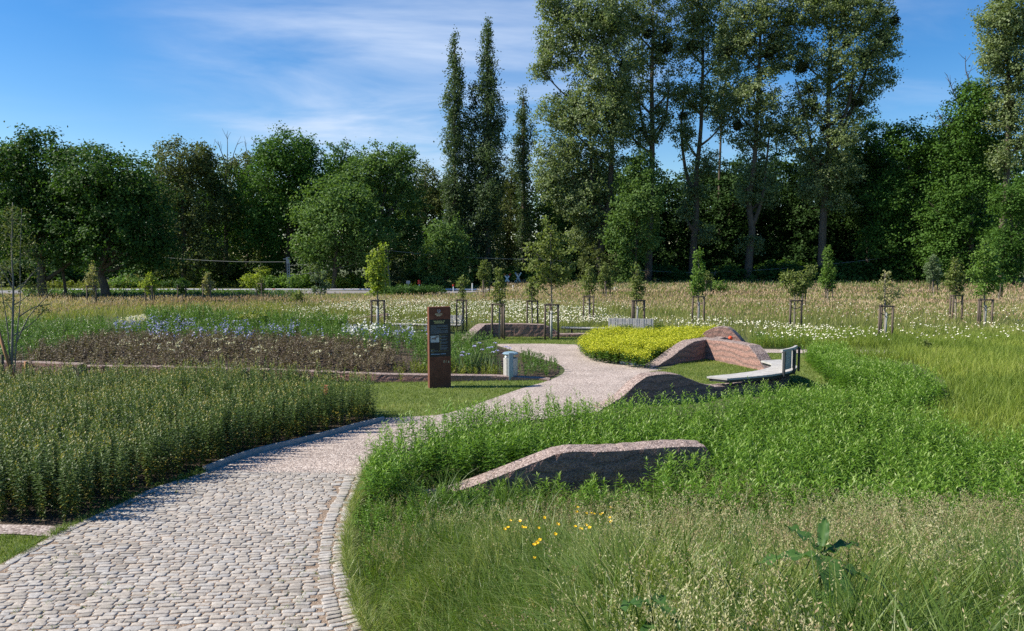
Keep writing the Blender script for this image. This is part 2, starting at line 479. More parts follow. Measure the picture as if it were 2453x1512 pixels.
n2 = N.new("ShaderNodeTexNoise"); n2.inputs["Scale"].default_value = .55; n2.inputs["Detail"].default_value = 3
L.new(mp.outputs[0], n2.inputs[0])
m2 = N.new("ShaderNodeMapRange"); m2.interpolation_type = 'SMOOTHSTEP'; m2.inputs[1].default_value = .36; m2.inputs[2].default_value = .68
L.new(n2.outputs[0], m2.inputs[0])
# one broad bank of cirrus in a given direction of the sky
bank = UY(1010, 130, 100.0) - np.array([0, 0, CAMZ]); bank = bank / np.linalg.norm(bank)
dt = N.new("ShaderNodeVectorMath"); dt.operation = 'DOT_PRODUCT'; L.new(tc.outputs["Generated"], dt.inputs[0]); dt.inputs[1].default_value = tuple(bank)
m3 = N.new("ShaderNodeMapRange"); m3.interpolation_type = 'SMOOTHSTEP'; m3.inputs[1].default_value = .93; m3.inputs[2].default_value = 1.0
L.new(dt.outputs["Value"], m3.inputs[0])
bn = N.new("ShaderNodeMapRange"); bn.interpolation_type = 'SMOOTHSTEP'; bn.inputs[1].default_value = .25; bn.inputs[2].default_value = .85; bn.inputs[4].default_value = .8
L.new(n1.outputs[0], bn.inputs[0])
bm = N.new("ShaderNodeMath"); bm.operation = 'MULTIPLY'; L.new(m3.outputs[0], bm.inputs[0]); L.new(bn.outputs[0], bm.inputs[1])
pm = N.new("ShaderNodeMath"); pm.operation = 'MULTIPLY'; L.new(m1.outputs[0], pm.inputs[0]); L.new(m2.outputs[0], pm.inputs[1])
ps = N.new("ShaderNodeMath"); ps.operation = 'MULTIPLY_ADD'; ps.inputs[1].default_value = .38; L.new(pm.outputs[0], ps.inputs[0]); L.new(bm.outputs[0], ps.inputs[2])
cl = N.new("ShaderNodeMath"); cl.operation = 'MINIMUM'; cl.inputs[1].default_value = .7; L.new(ps.outputs[0], cl.inputs[0])
mx = N.new("ShaderNodeMix"); mx.data_type = 'RGBA'; L.new(cl.outputs[0], mx.inputs[0]); L.new(hs.outputs[0], mx.inputs[6]); mx.inputs[7].default_value = (6.2, 7.1, 8.6, 1)
bg = N["Background"]; bg.inputs[1].default_value = .072
L.new(mx.outputs[2], bg.inputs[0])
sl = bpy.data.lights.new("sun", 'SUN'); sl.energy = 5.0; sl.angle = R(.53); sl.color = (1, .93, .80)
so = bpy.data.objects.new("sun", sl); COL.objects.link(so)
so.rotation_euler = Vector(SUN_DIR).to_track_quat('Z', 'Y').to_euler()
SC.view_settings.view_transform = 'Standard'; SC.view_settings.look = 'None'; SC.view_settings.exposure = .8; SC.view_settings.gamma = 1
SC.cycles.max_bounces = 6; SC.cycles.diffuse_bounces = 3; SC.cycles.transmission_bounces = 3; SC.cycles.glossy_bounces = 2
SC.cycles.use_denoising = False

# ------------------------------------------------------------------ terrain
EDGE = P2((960, 1800), (885, 1512), (862, 1472), (842, 1410), (833, 1342), (837, 1266), (848, 1222), (864, 1190), (881, 1138))
EY, EX = EDGE[:, 1], EDGE[:, 0]
def xe(y): return np.interp(y, EY, EX)
def hm(x, y):
    x, y = np.asarray(x, float), np.asarray(y, float)
    p = 2.05 * (1 - sstep(1.2, 10.2, y))
    lim = xe(np.clip(y, 3.0, 30))
    s = sstep(0.0, 1.5, x - lim - .02)
    b = .05 * (vnoise(x, y, 3, 1.1) - .5) * sstep(.1, .8, x - lim) * (1 - sstep(12, 16, y))
    m = .12 * vnoise(x, y, 9, 9.0) * sstep(36, 44, y) * (1 - sstep(60, 66, y))
    return p * s + b + m
def UM(px, py, h=0.0):
    d = ray(px, py)
    t = 1.5
    while t < 200:
        p = d * t
        if CAMZ + p[2] < float(hm(p[0], p[1])) + h: break
        t += .02
    return np.array([d[0] * t, d[1] * t, CAMZ + d[2] * t])

def grid_sheet(name, xs, ys, zfun, mat, dz):
    X, Y = np.meshgrid(xs, ys)
    Z = zfun(X, Y) + dz
    V = np.stack([X, Y, Z], -1).reshape(-1, 3)
    nx = len(xs)
    i, j = np.meshgrid(np.arange(len(xs) - 1), np.arange(len(ys) - 1))
    a = (j * nx + i).ravel()
    F = np.stack([a, a + 1, a + nx + 1, a + nx], 1)
    m = MB(); m.add(V, [F])
    return m.build(name, mat, smooth=True)

xs = np.concatenate([[-900, -300, -140, -80, -40, -20], np.arange(-14, 16.01, .22), [20, 30, 45, 70, 110, 180, 400, 900]])
ys = np.concatenate([[-60, -20, -8, -4], np.arange(-2, 14.01, .22), np.arange(15, 34, 1.0), np.arange(35, 100, 3.0), [110, 130, 180, 300, 600, 1200]])
tag(grid_sheet("ground", xs, ys, hm, M["ground"], -.022), kind="structure")

def sheet(name, poly, z, mat, sub=None):
    poly = [tuple(p) for p in poly]
    tri = tessellate_polygon([[Vector((p[0], p[1], 0)) for p in poly]])
    m = MB()
    F = []
    for t in tri:
        a, b, c = [np.array(poly[i]) for i in t]
        cr = (b[0] - a[0]) * (c[1] - a[1]) - (b[1] - a[1]) * (c[0] - a[0])
        F.append(t if cr > 0 else t[::-1])
    m.add([(p[0], p[1], z) for p in poly], [np.array(F)])
    return tag(m.build(name, mat), kind="structure")

def smoothline(P, n=4):
    P = np.asarray(P, float); out = []
    for i in range(len(P) - 1):
        p0, p1, p2, p3 = P[max(i - 1, 0)], P[i], P[i + 1], P[min(i + 2, len(P) - 1)]
        for k in range(n):
            t = k / n
            out.append(.5 * ((2 * p1) + (-p0 + p2) * t + (2 * p0 - 5 * p1 + 4 * p2 - p3) * t * t + (-p0 + 3 * p1 - 3 * p2 + p3) * t ** 3))
    out.append(P[-1])
    return np.array(out)

COB_LEFT = smoothline(P2((-420, 1600), (0, 1354), (126, 1284), (168, 1263), (266, 1217), (366, 1171), (491, 1131)))
COB = np.concatenate([COB_LEFT, EDGE[::-1]])
GRAV_L = smoothline(P2((491, 1131), (600, 1090), (750, 1053), (860, 1023), (922, 1008)))
GRAVEL = np.concatenate([GRAV_L, P2((925, 1000)), smoothline(P2((1000, 997), (1070, 990), (1150, 965), (1250, 930), (1312, 912), (1352, 891), (1338, 872), (1300, 861), (1250, 846), (1192, 828))),
    P2((1192, 824), (1300, 823), (1400, 826), (1470, 850), (1556, 879), (1590, 886), (1556, 891), (1534, 902), (1475, 950), (1436, 985), (1330, 1000), (1200, 1012), (1050, 1048), (945, 1090), (881, 1138))])
sheet("gravel_path", GRAVEL, -.004, M["gravel"])
sheet("far_path", P2((1690, 835), (1850, 836), (2150, 839), (2150, 847), (1850, 845), (1690, 845)), -.004, M["gravel"])
LAWN1 = np.concatenate([P2((-80, 912), (400, 915), (900, 916), (1312, 909)), smoothline(P2((1312, 912), (1250, 930), (1150, 965), (1070, 990), (1000, 997))), P2((915, 1003), (850, 992), (400, 975), (-80, 985))])
LAWN2 = P2((1556, 891), (1590, 884), (1640, 868), (1692, 857), (1716, 862), (1780, 876), (1835, 886), (1870, 880), (1885, 905), (1800, 935), (1713, 930), (1626, 905), (1550, 900))
LAWN3 = P2((1176, 822), (1400, 825), (1470, 815), (1470, 806), (1176, 806))
LAWN4 = P2((1775, 846), (1850, 846), (1960, 850), (2060, 890), (2275, 975), (2190, 1015), (2080, 1000), (1960, 965), (1868, 935), (1845, 870))
LAWN5 = P2((-120, 1276), (108, 1284), (0, 1352), (-120, 1420))
for q in (LAWN1, LAWN2, LAWN3, LAWN4, LAWN5):
    sheet("lawn", q, -.013, M["lawn"])
sheet("gravel_strip", P2((-160, 1252), (60, 1256), (168, 1260), (180, 1268), (120, 1284), (40, 1278), (-160, 1274)), -.008, M["coarse_gravel"])

# cobbled path: bedding sheet plus every stone, one paved surface
def cobbles():
    S = []           # cx, cy, length, width, rot
    ang = R(4.5); ca, sa = math.cos(ang), math.sin(ang)
    v = -2.0
    while v < 14:
        wd = rng.normal(.078, .004)
        u = -11 + rng.random() * .2
        while u < 4:
            ln = np.clip(rng.normal(.158, .026), .10, .23)
            x = (u + ln / 2) * ca - v * sa
            y = (u + ln / 2) * sa + v * ca
            S.append((x, y, ln - .009, wd - .0125, ang + rng.normal(0, .02)))
            u += ln
        v += wd
    S = np.array(S)
    P = S[:, :2]
    k = in_poly(P, COB)
    off = xe(P[:, 1]) - P[:, 0]
    k &= off > .40
    # distance from the left edge
    d = np.full(len(P), 9.0)
    for i in range(len(COB_LEFT) - 1):
        a, b = COB_LEFT[i], COB_LEFT[i + 1]
        t = np.clip(((P - a) @ (b - a)) / ((b - a) @ (b - a)), 0, 1)
        d = np.minimum(d, np.linalg.norm(P - (a + t[:, None] * (b - a)), axis=1))
    k &= d > .17
    S = S[k]
    ex = []
    y = 3.5
    while y < EY.max() - .05:          # two edge courses on the grass side
        a = math.atan2(xe(y + .1) - xe(y - .1), .2)
        ex.append((xe(y) - .285 + rng.normal(0, .008), y, rng.normal(.165, .015), .066, -a + rng.normal(0, .05)))
        if rng.random() < .93: ex.append((xe(y) - .095 + rng.normal(0, .015), y + rng.normal(0, .01), rng.normal(.17, .03), .064, -a + rng.normal(0, .09)))
        y += .079
    for i in range(len(COB_LEFT) - 1):  # long edge stones on the bed side
        a, b = COB_LEFT[i], COB_LEFT[i + 1]
        ln = np.linalg.norm(b - a); n = max(1, int(ln / .2))
        for q in range(n):
            c = a + (b - a) * (q + .5) / n
            dr = (b - a) / ln
            c = c + np.array([dr[1], -dr[0]]) * .085
            ex.append((c[0], c[1], ln / n - .015, .13, math.atan2(dr[1], dr[0]) + rng.normal(0, .03)))
    S = np.concatenate([S, np.array(ex)])
    n = len(S); K = 12
    th = np.arange(K) * 2 * math.pi / K + .26
    c, s = np.cos(th), np.sin(th)
    e = .30
    ux = np.sign(c) * np.abs(c) ** e; uy = np.sign(s) * np.abs(s) ** e
    jit = 1 + rng.normal(0, .03, size=(n, K))
    jx = rng.normal(0, .05, size=(n, 1))
    px = ux[None] * S[:, 2:3] / 2 * jit + uy[None] * S[:, 3:4] / 2 * jx * 2.5
    py = uy[None] * S[:, 3:4] / 2 * (1 + rng.normal(0, .045, size=(n, K)))
    cr, sr = np.cos(S[:, 4:5]), np.sin(S[:, 4:5])
    top = .015 + rng.normal(0, .003, size=(n, 1))
    tx, ty = rng.normal(0, .022, size=(n, 1)), rng.normal(-.02, .06, size=(n, 1))
    V = []
    for sc_, dz in ((1.03, -.03), (1.0, -.003), (.94, .003), (.80, .0055)):
        x, y = px * sc_, py * sc_
        z = np.full_like(x, -.02) if dz < -.02 else top + dz + x * tx + y * ty + rng.normal(0, .0016, size=x.shape)
        V.append(np.stack([x * cr - y * sr + S[:, 0:1], x * sr + y * cr + S[:, 1:2], z], -1))
    cz = np.stack([S[:, 0], S[:, 1], (top + .006)[:, 0]], -1)[:, None]
    V = np.concatenate(V + [cz], 1)
    m = 4 * K + 1
    q = []
    for r in range(3):
        for i in range(K):
            j = (i + 1) % K
            q.append((r * K + i, r * K + j, (r + 1) * K + j, (r + 1) * K + i))
    q = np.array(q)
    t3 = np.array([(3 * K + i, 3 * K + (i + 1) % K, 4 * K) for i in range(K)])
    b = (np.arange(n) * m)[:, None, None]
    tint = rng.random(n) * .75 + .25 * vnoise(S[:, 0], S[:, 1], 4, .8)
    mb = MB()
    mb.add(V.reshape(-1, 3), [(q[None] + b).reshape(-1, 4), (t3[None] + b).reshape(-1, 3)], np.repeat(np.clip(tint, 0, 1), m), 0)
    poly = [tuple(p) for p in COB]
    tri = [t if True else t for t in tessellate_polygon([[Vector((p[0], p[1], 0)) for p in poly]])]
    F = []
    for t in tri:
        a, b2, c2 = [np.array(poly[i]) for i in t]
        F.append(t if (b2[0] - a[0]) * (c2[1] - a[1]) - (b2[1] - a[1]) * (c2[0] - a[0]) > 0 else t[::-1])
    mb.add([(p[0], p[1], 0.0105) for p in poly], [np.array(F)], .5, 1)
    o = mb.build("cobbled_path", [M["stone"], M["bedding"]], smooth=True)
    tag(o, kind="structure")
cobbles()

# edging strip along the left bed
def ribbon(name, pts, wid, z0, z1, mat, parent=None):
    P = np.asarray(pts)[:, :2]
    d = np.gradient(P, axis=0); d /= np.linalg.norm(d, axis=1)[:, None]
    nrm = np.stack([-d[:, 1], d[:, 0]], 1)
    V = []
    for p, q in zip(P, nrm):
        a, b = p - q * wid / 2, p + q * wid / 2
        V += [(a[0], a[1], z0), (a[0], a[1], z1), (b[0], b[1], z1), (b[0], b[1], z0)]
    F = []
    for i in range(len(P) - 1):
        for k in range(4):
            l = (k + 1) % 4
            F.append((i * 4 + k, i * 4 + l, i * 4 + 4 + l, i * 4 + 4 + k))
    m = MB(); m.add(V, [np.array(F), np.array([[0, 1, 2, 3], [len(P) * 4 - 1, len(P) * 4 - 2, len(P) * 4 - 3, len(P) * 4 - 4]])])
    return m.build(name, mat, parent)
tag(ribbon("kerb", GRAV_L + np.array([-.03, .03]), .055, -.03, .085, M["kerb"]), kind="structure")

# far road
sheet("road", [(-75, 70.0), (-6, 71.0), (-1, 76.6), (-75, 76.6)], -.002, M["asphalt"])

# ------------------------------------------------------------------ rammed earth walls
def on_plan(px, py, A, B):
    d = ray(px, py)
    A, B = np.asarray(A[:2], float), np.asarray(B[:2], float)
    n = np.array([-(B - A)[1], (B - A)[0]])
    t = (n @ A) / (n @ d[:2])
    return np.array([d[0] * t, d[1] * t, CAMZ + d[2] * t])

def rammed(name, pts, thick, label, cat="wall", z0=-.15, seed=1, step=.10, mat=None, rough=1.0):
    """front top edge pts (x,y,z) -> solid wall whose body lies to the left of the walking direction"""
    P = np.asarray(pts, float)
    seg = np.linalg.norm(np.diff(P[:, :2], axis=0), axis=1)
    # corners sharper than 35 degrees keep their point
    d = np.diff(P[:, :2], axis=0) / (seg[:, None] + 1e-9)
    Q, mit = [], []
    for i in range(len(seg)):
        n = max(1, int(round(seg[i] / step)))
        for k in range(n):
            Q.append(P[i] + (P[i + 1] - P[i]) * k / n)
    Q.append(P[-1]); Q = np.array(Q)
    # smooth the height profile a little
    z = Q[:, 2].copy()
    for _ in range(0):
        z[1:-1] = .25 * z[:-2] + .5 * z[1:-1] + .25 * z[2:]
    Q[:, 2] = z
    dd = np.diff(Q[:, :2], axis=0); dd /= np.linalg.norm(dd, axis=1)[:, None] + 1e-9
    nn = np.stack([-dd[:, 1], dd[:, 0]], 1)
    nv = np.vstack([nn[:1], (nn[:-1] + nn[1:]) / 2, nn[-1:]])
    nv = nv / np.maximum((nv ** 2).sum(1), .3)[:, None]
    rows = []
    H = 7
    for i, (q, nb) in enumerate(zip(Q, nv)):
        zt = max(q[2], .015)
        r = []
        jj = (vnoise(i * .5, seed * 7.3, seed, 1.0) - .5) * .02 * rough
        for k in range(H):
            t = k / (H - 1)
            zz_ = z0 + (zt - .012 - z0) * t
            o = (vnoise(i * .9 + seed, zz_ * 14, seed, 1.0) - .5) * .022 * rough - .012 * (1 - t)
            r.append((q[0] - nb[0] * -o, q[1] - nb[1] * -o, zz_))
        for t in (.05, .3, .55, .8, .95):
            o = (vnoise(i * 1.3, t * 9 + seed, seed + 2, 1.0) - .5) * .03 * rough
            r.append((q[0] + nb[0] * thick * t, q[1] + nb[1] * thick * t, zt + o + (.0 if .1 < t < .9 else -.004)))
        for k in range(3):
            t = 1 - k / 2
            zz_ = z0 + (zt - .012 - z0) * t
            r.append((q[0] + nb[0] * thick, q[1] + nb[1] * thick, zz_))
        rows.append(r)
    V = np.array(rows); n, m = V.shape[:2]
    F = []
    for i in range(n - 1):
        for k in range(m - 1):
            F.append((i * m + k, (i + 1) * m + k, (i + 1) * m + k + 1, i * m + k + 1))
    F = np.array(F)
    mb = MB()
    mb.add(V.reshape(-1, 3), [F, np.array([list(range(m))]), np.array([[(n - 1) * m + k for k in range(m)][::-1]])])
    o = mb.build(name, mat or M["earth"])
    tag(o, label, cat)
    foot = np.concatenate([Q[:, :2] - nv * .05, (Q[:, :2] + nv * (thick + .05))[::-1]])
    return o, foot

FEET = []
A1, B1 = np.array([-1.36, 11.0]), np.array([3.1, 11.4])
f = [on_plan(x, y, A1, B1) for x, y in ((1003, 1206), (1040, 1192), (1089, 1178), (1135, 1162), (1180, 1145), (1235, 1124), (1290, 1103), (1330, 1087), (1370, 1080), (1446, 1081), (1500, 1078), (1545, 1074), (1600, 1070), (1650, 1068), (1690, 1070), (1702, 1085))]
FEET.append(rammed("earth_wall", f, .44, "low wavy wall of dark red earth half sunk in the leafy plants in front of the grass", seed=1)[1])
A2, B2_, C2_ = np.array([2.12, 17.7]), np.array([4.2, 18.5]), np.array([5.32, 19.1])
f = [on_plan(x, y, A2, B2_) for x, y in ((1436, 982), (1462, 968), (1493, 949), (1523, 919), (1548, 902), (1572, 897), (1600, 895), (1626, 897))]
f += [on_plan(x, y, B2_, C2_) for x, y in ((1659, 910), (1686, 920), (1713, 926))]
BI = smoothline([(5.18, 19.47), (6.1, 19.95), (6.88, 20.5), (7.42, 21.1), (7.68, 21.75), (7.60, 22.4)], 10)
BO = smoothline([(5.62, 19.12), (6.5, 19.5), (7.3, 19.98), (7.95, 20.65), (8.32, 21.5), (8.28, 22.65)], 10)
f += [np.array([*(BO[q] * .72 + BI[q] * .28), .25]) for q in range(4, len(BO) - 3, 3)]
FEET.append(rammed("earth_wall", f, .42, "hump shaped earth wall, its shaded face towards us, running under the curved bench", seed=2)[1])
L3, C3, R3 = U(1558, 881), U(1693, 859), U(1834, 889)
f = [on_plan(x, y, L3, C3) for x, y in ((1558, 881), (1573, 877), (1606, 857), (1630, 838), (1650, 825), (1663, 818), (1680, 815), (1692, 813))]
f += [on_plan(x, y, C3, R3) for x, y in ((1722, 816), (1761, 821), (1792, 828), (1810, 849), (1823, 871), (1834, 886))]
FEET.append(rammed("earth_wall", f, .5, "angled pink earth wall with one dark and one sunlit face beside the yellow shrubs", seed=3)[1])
A4, B4 = np.array([7.4, 30.4]), np.array([9.35, 29.3])
f = [on_plan(x, y, A4, B4) for x, y in ((1670, 825), (1680, 804), (1689, 794), (1709, 785), (1726, 783), (1743, 785), (1753, 792), (1766, 805), (1779, 820), (1791, 836))]
FEET.append(rammed("earth_wall", f, .5, "rounded pink earth wall rising behind the angled wall", seed=4)[1])
A6, B6 = np.array([7.3, 27.7]), np.array([8.7, 28.7])
f = [on_plan(x, y, A6, B6) for x, y in ((1692, 822), (1712, 815), (1725, 811), (1735, 808), (1746, 810), (1758, 816), (1768, 822))]
FEET.append(rammed("earth_wall", f, .35, "short shaded earth wall just behind the crest of the angled wall", seed=6)[1])
E5, C5, R5 = U(1126, 818), U(1164, 807), U(1352, 807)
f = [on_plan(x, y, E5, C5) for x, y in ((1126, 815), (1142, 795), (1163, 777))]
f += [on_plan(x, y, C5, R5) for x, y in ((1200, 776), (1250, 776), (1303, 778), (1322, 787), (1348, 804))]
FEET.append(rammed("earth_wall", f, .45, "flat topped reddish brown wall behind the lawn strip and the largest young tree", seed=5)[1])
A7, B7 = U(1318, 809), U(1500, 809)
A7[1] += .25; B7[1] += .25
f = [on_plan(x, y, A7, B7) for x, y in ((1318, 801), (1360, 800), (1420, 800), (1500, 800))]
FEET.append(rammed("earth_wall", f, .4, "very low reddish wall under the far slatted bench", seed=7)[1])
A8, B8 = U(820, 771), U(926, 774)
f = [on_plan(x, y, A8, B8) for x, y in ((820, 766), (860, 760), (924, 751), (927, 753))]
FEET.append(rammed("earth_wall", f, .3, "brown wedge shaped wall behind the white flowers at the bed's back", seed=8)[1])
f = [U(x, y, z) for x, y, z in ((-60, 866, .35), (0, 867, .35), (60, 868, .35), (120, 870, .35), (188, 873, .34))]
FEET.append(rammed("earth_wall", f, .35, "grey brown wall piece with a square end behind the nearly bare tree", seed=9, rough=.5)[1])
f = [U(x, y, z) for x, y, z in ((200, 877, .2), (340, 878, .2), (480, 881, .2), (620, 885, .2), (750, 890, .2), (900, 896, .2), (1080, 899, .18), (1180, 900, .14), (1240, 903, .10), (1290, 906, .06), (1316, 909, .03))]
FEET.append(rammed("earth_wall", f, .30, "long low kerb like wall edging the flower bed behind the rusty sign", seed=10, rough=.6)[1])

# ------------------------------------------------------------------ information stele
sb = U(1052, 928)
SW, SD, SH = .62, .20, 2.26
st = empty("information_stele", (sb[0], sb[1] + .1, 0), R(20), "rust brown steel information stele with a dark text panel standing on the lawn", "sign")
m = MB(); m.box((0, 0, SH / 2 - .05), (SW, SD, SH + .1), bev=.004); m.build("body", M["corten"], st)
k = .00165; fy = -SD / 2
m = MB(); m.box((0, fy - .001, 1.39), (SW - .008, .006, 1.04), bev=.001); pan = m.build("text_panel", M["panel"], st)
def X(z): return (z - 366) * k
def Z(z): return 2.26 - (z - 112) * k
yl = fy - .0055
def bar(mb, x0, x1, y0, y1):
    mb.box(((X(x0) + X(x1)) / 2, yl, (Z(y0) + Z(y1)) / 2), (abs(X(x1) - X(x0)), .002, abs(Z(y1) - Z(y0))))
def words_line(mb, x0, x1, y, h, rag=0):
    x = x0; end = x1 - rag
    while x < end - 4:
        wl = min(rng.integers(8, 34), end - x)
        bar(mb, x, x + wl, y - h / 2, y + h / 2)
        x += wl + 4
m = MB()
for i, y in enumerate(np.linspace(422, 566, 12)): words_line(m, 204, 508, y, 5, [0, 5, 0, 200, 0, 3, 120, 0, 4, 0, 2, 160][i])
m.build("text_block", M["print_grey"], pan)
for y0, n in ((598, 4), (650, 4), (700, 5), (758, 3), (790, 6)):
    m = MB()
    for i in range(1, n): words_line(m, 370, 508, y0 + i * 9, 4, int(rng.integers(0, 40)))
    m.build("text_block", M["print_grey"], pan)
    m = MB(); bar(m, 370, 386, y0 - 3, y0 + 3); m.build("small_heading", M["print_yellow"], pan)
m = MB(); words_line(m, 232, 325, 851, 4); bar(m, 208, 230, 839, 860); m.build("caption_line", M["print_grey"], pan)
m = MB(); words_line(m, 212, 252, 897, 5); m.build("caption_line", M["print_grey"], pan)
m = MB()
for x0, x1, y in ((256, 410, 354), (420, 452, 352), (274, 435, 381)): words_line(m, x0, x1, y, 17)
m.build("heading", M["print_yellow"], pan)
for a_, b_, y_ in ((210, 270, 827), (210, 256, 885)):
    m = MB(); words_line(m, a_, b_, y_, 4); m.build("small_heading", M["print_yellow"], pan)
m = MB(); bar(m, 361, 363, 590, 862); bar(m, 204, 515, 862, 864); m.build("divider", M["print_yellow"], pan)
m = MB(); bar(m, 340, 508, 580, 582); m.build("divider", M["print_yellow"], pan)
m = MB(); words_line(m, 210, 358, 912, 9); words_line(m, 370, 465, 910, 9); m.build("footer_line", M["print_blue"], pan)
m = MB(); bar(m, 203, 350, 596, 710); ph = m.build("picture", M["print_pale"], pan)
m = MB(); yl -= .0015
for x0, x1, y0, y1 in ((216, 262, 634, 660), (258, 300, 626, 656), (288, 316, 606, 632), (314, 342, 608, 628), (284, 289, 650, 680), (268, 292, 656, 664)): bar(m, x0, x1, y0, y1)
m.build("picture_detail", M["print_brown"], ph)
yl = fy - .002
m = MB()
words_line(m, 284, 411, 232, 18); words_line(m, 308, 388, 258, 17)
m.build("header_lines", M["print_gold"], st)
m = MB()
cxx, czz = X(350), Z(181)
for i in range(9):          # broken ring emblem
    a0 = 2 * math.pi * i / 9
    if i in (2,): continue
    for rr, s_ in ((.040, .019), (.030, .012)):
        m.box((cxx + rr * math.cos(a0 + rr * 5), yl, czz + rr * math.sin(a0 + rr * 5) * 1.05), (s_, .003, s_ * .8), bev=.002)
m.box((cxx + .012, yl, czz - .004), (.012, .003, .022), bev=.002); m.box((cxx - .014, yl, czz + .004), (.009, .003, .018), bev=.002)
m.build("emblem", M["print_pale"], st)
fc = bpy.data.curves.new("number", 'FONT'); fc.body = "01"; fc.size = .107; fc.extrude = .0015; fc.space_character = 1.08
fc.materials.append(M["print_gold"])
fo = bpy.data.objects.new("number_curve", fc)
COL.objects.link(fo)
bpy.context.view_layer.update()
fm = bpy.data.meshes.new_from_object(fo.evaluated_get(bpy.context.evaluated_depsgraph_get()))
bpy.data.objects.remove(fo)
fo = bpy.data.objects.new("number", fm); COL.objects.link(fo); fo.parent = st
fo.location = (X(419), fy - .001, Z(1066)); fo.rotation_euler = (R(90), 0, 0)
m = MB(); tri = [(X(502), Z(1066)), (X(527), Z(1066)), (X(519), Z(1032)), (X(511), Z(1032))]
V = [(a, fy - .003, b) for a, b in tri] + [(a, fy + .001, b) for a, b in tri]
m.add(V, [np.array([[0, 1, 2, 3], [7, 6, 5, 4], [0, 4, 5, 1], [1, 5, 6, 2], [2, 6, 7, 3], [3, 7, 4, 0]])])
m.build("arrow_mark", M["print_gold"], st)

# ------------------------------------------------------------------ litter bin
bb = U(1223, 907.5)
bn_ = empty("litter_bin", (bb[0], bb[1], 0), R(10), "grey blue metal litter bin with a domed roof at the bed's corner", "bin")
H = .84; q = .0125
m = MB(); m.lathe((0, 0, 0), [(.19, .10), (.213, .115), (.218, .14), (.218, .62), (.213, .635), (.195, .635), (.195, .30)], sides=8); m.build("bin_body", M["tin"], bn_)
m = MB(); m.lathe((0, 0, 0), [(.225, .745), (.234, .755), (.234, .775), (.20, .80), (.11, .818), (.02, .826)], sides=24); m.build("roof", M["lid"], bn_, smooth=False)
m = MB(); m.box((-.03, -.235, .385), (.13, .055, .86), bev=.006); m.box((0, -.10, .79), (.1, .2, .02)); m.build("post", M["galv"], bn_)
m = MB(); m.box((.045, -.12, .05), (.11, .11, .12), bev=.004); m.build("foot", M["steel_dark"], bn_)
for sx in (-.1, .1):
    m = MB(); m.tube([(sx, .14, .58), (sx, .14, .78)], .012); m.build("roof_strut", M["galv"], bn_)
m = MB(); V, F = [], []
for i in range(7):
    for j in range(10):
        a, b = math.pi * i / 6 - math.pi / 2, 2 * math.pi * j / 10
        r = .055 * (1 + .25 * math.sin(3 * b + i)); V.append((-.135 + r * math.cos(a) * math.cos(b), -.09 + r * math.cos(a) * math.sin(b), .66 + .07 * math.sin(a)))
for i in range(6):
    for j in range(10): F.append((i * 10 + j, i * 10 + (j + 1) % 10, (i + 1) * 10 + (j + 1) % 10, (i + 1) * 10 + j))
m.add(V, [np.array(F)])
bag = m.build("plastic_bag", M["white_plastic"], smooth=True); bag.location = (bb[0], bb[1], 0); bag.rotation_euler = (0, 0, R(10))
tag(bag, "white crumpled bag poking out under the litter bin's roof", "bag")

# ------------------------------------------------------------------ curved bench
be = empty("curved_bench", (6.8, 20.2, 0), 0, "curved grey slatted bench with a backrest at its far half on a low wall", "bench")
OB = np.array([6.8, 20.2])
bi, bo = BI - OB, BO - OB
def at_(c, t):
    x = t * (len(c) - 1); q = min(int(x), len(c) - 2)
    return c[q] + (c[q + 1] - c[q]) * (x - q)
m = MB(); ns = 40
for i in range(ns):
    t0, t1 = i / ns, (i + 1) / ns - .0018
    V = []
    for z in (.435, .485):
        for c, t in ((bi, t0), (bo, t0), (bo, t1), (bi, t1)): V.append((*at_(c, t), z + rng.normal(0, .0015)))
    m.add(V, [np.array([[3, 2, 1, 0], [4, 5, 6, 7], [0, 1, 5, 4], [1, 2, 6, 5], [2, 3, 7, 6], [3, 0, 4, 7]])])
m.build("seat", M["grey_wood"], be)
def band(mb, ta, tb, w0, w1, z0, z1, n=40):
    """curved beam: w = 0 at the inner edge of the seat, 1 at the outer"""
    V, F = [], []
    for i in range(n + 1):
        t = ta + (tb - ta) * i / n
        a, b = at_(bi, t), at_(bo, t)
        for w_, z in ((w0, z0), (w1, z0), (w1, z1), (w0, z1)): V.append((*(a + (b - a) * w_), z))
    for i in range(n):
        for k_ in range(4):
            l = (k_ + 1) % 4
            F.append((i * 4 + k_, i * 4 + l, i * 4 + 4 + l, i * 4 + 4 + k_))
    mb.add(V, [np.array(F), np.array([[3, 2, 1, 0], [n * 4, n * 4 + 1, n * 4 + 2, n * 4 + 3]])])
m = MB()
band(m, .01, .99, .08, .2, .36, .434); band(m, .01, .99, .84, .97, .36, .434)
for t in (.1, .3, .5, .7, .9):
    c = at_(bi, t) * .45 + at_(bo, t) * .55
    m.box((c[0], c[1], .30), (.06, .06, .14)); 
band(m, .01, .03, .08, .97, .372, .43, 1)
m.build("frame", M["steel_dark"], be)
def back_panel(ta, tb):
    m = MB(); n = 11
    for i in range(n):
        t = ta + (tb - ta) * (i + .5) / n
        c = at_(bi, t) * .05 + at_(bo, t) * .95; d = at_(bo, t + .01) - at_(bo, t - .01); L_ = np.linalg.norm(at_(bo, tb) - at_(bo, ta)) / n
        m.box((c[0], c[1], .80), (L_ * .84, .028, .52), math.atan2(d[1], d[0]))
    o = m.build("backrest", M["grey_wood"], be)
    m = MB(); band(m, ta - .008, tb + .008, .90, 1.0, 1.062, 1.12, 8); m.build("top_rail", M["grey_wood"], o)
back_panel(.435, .555); back_panel(.57, .69)
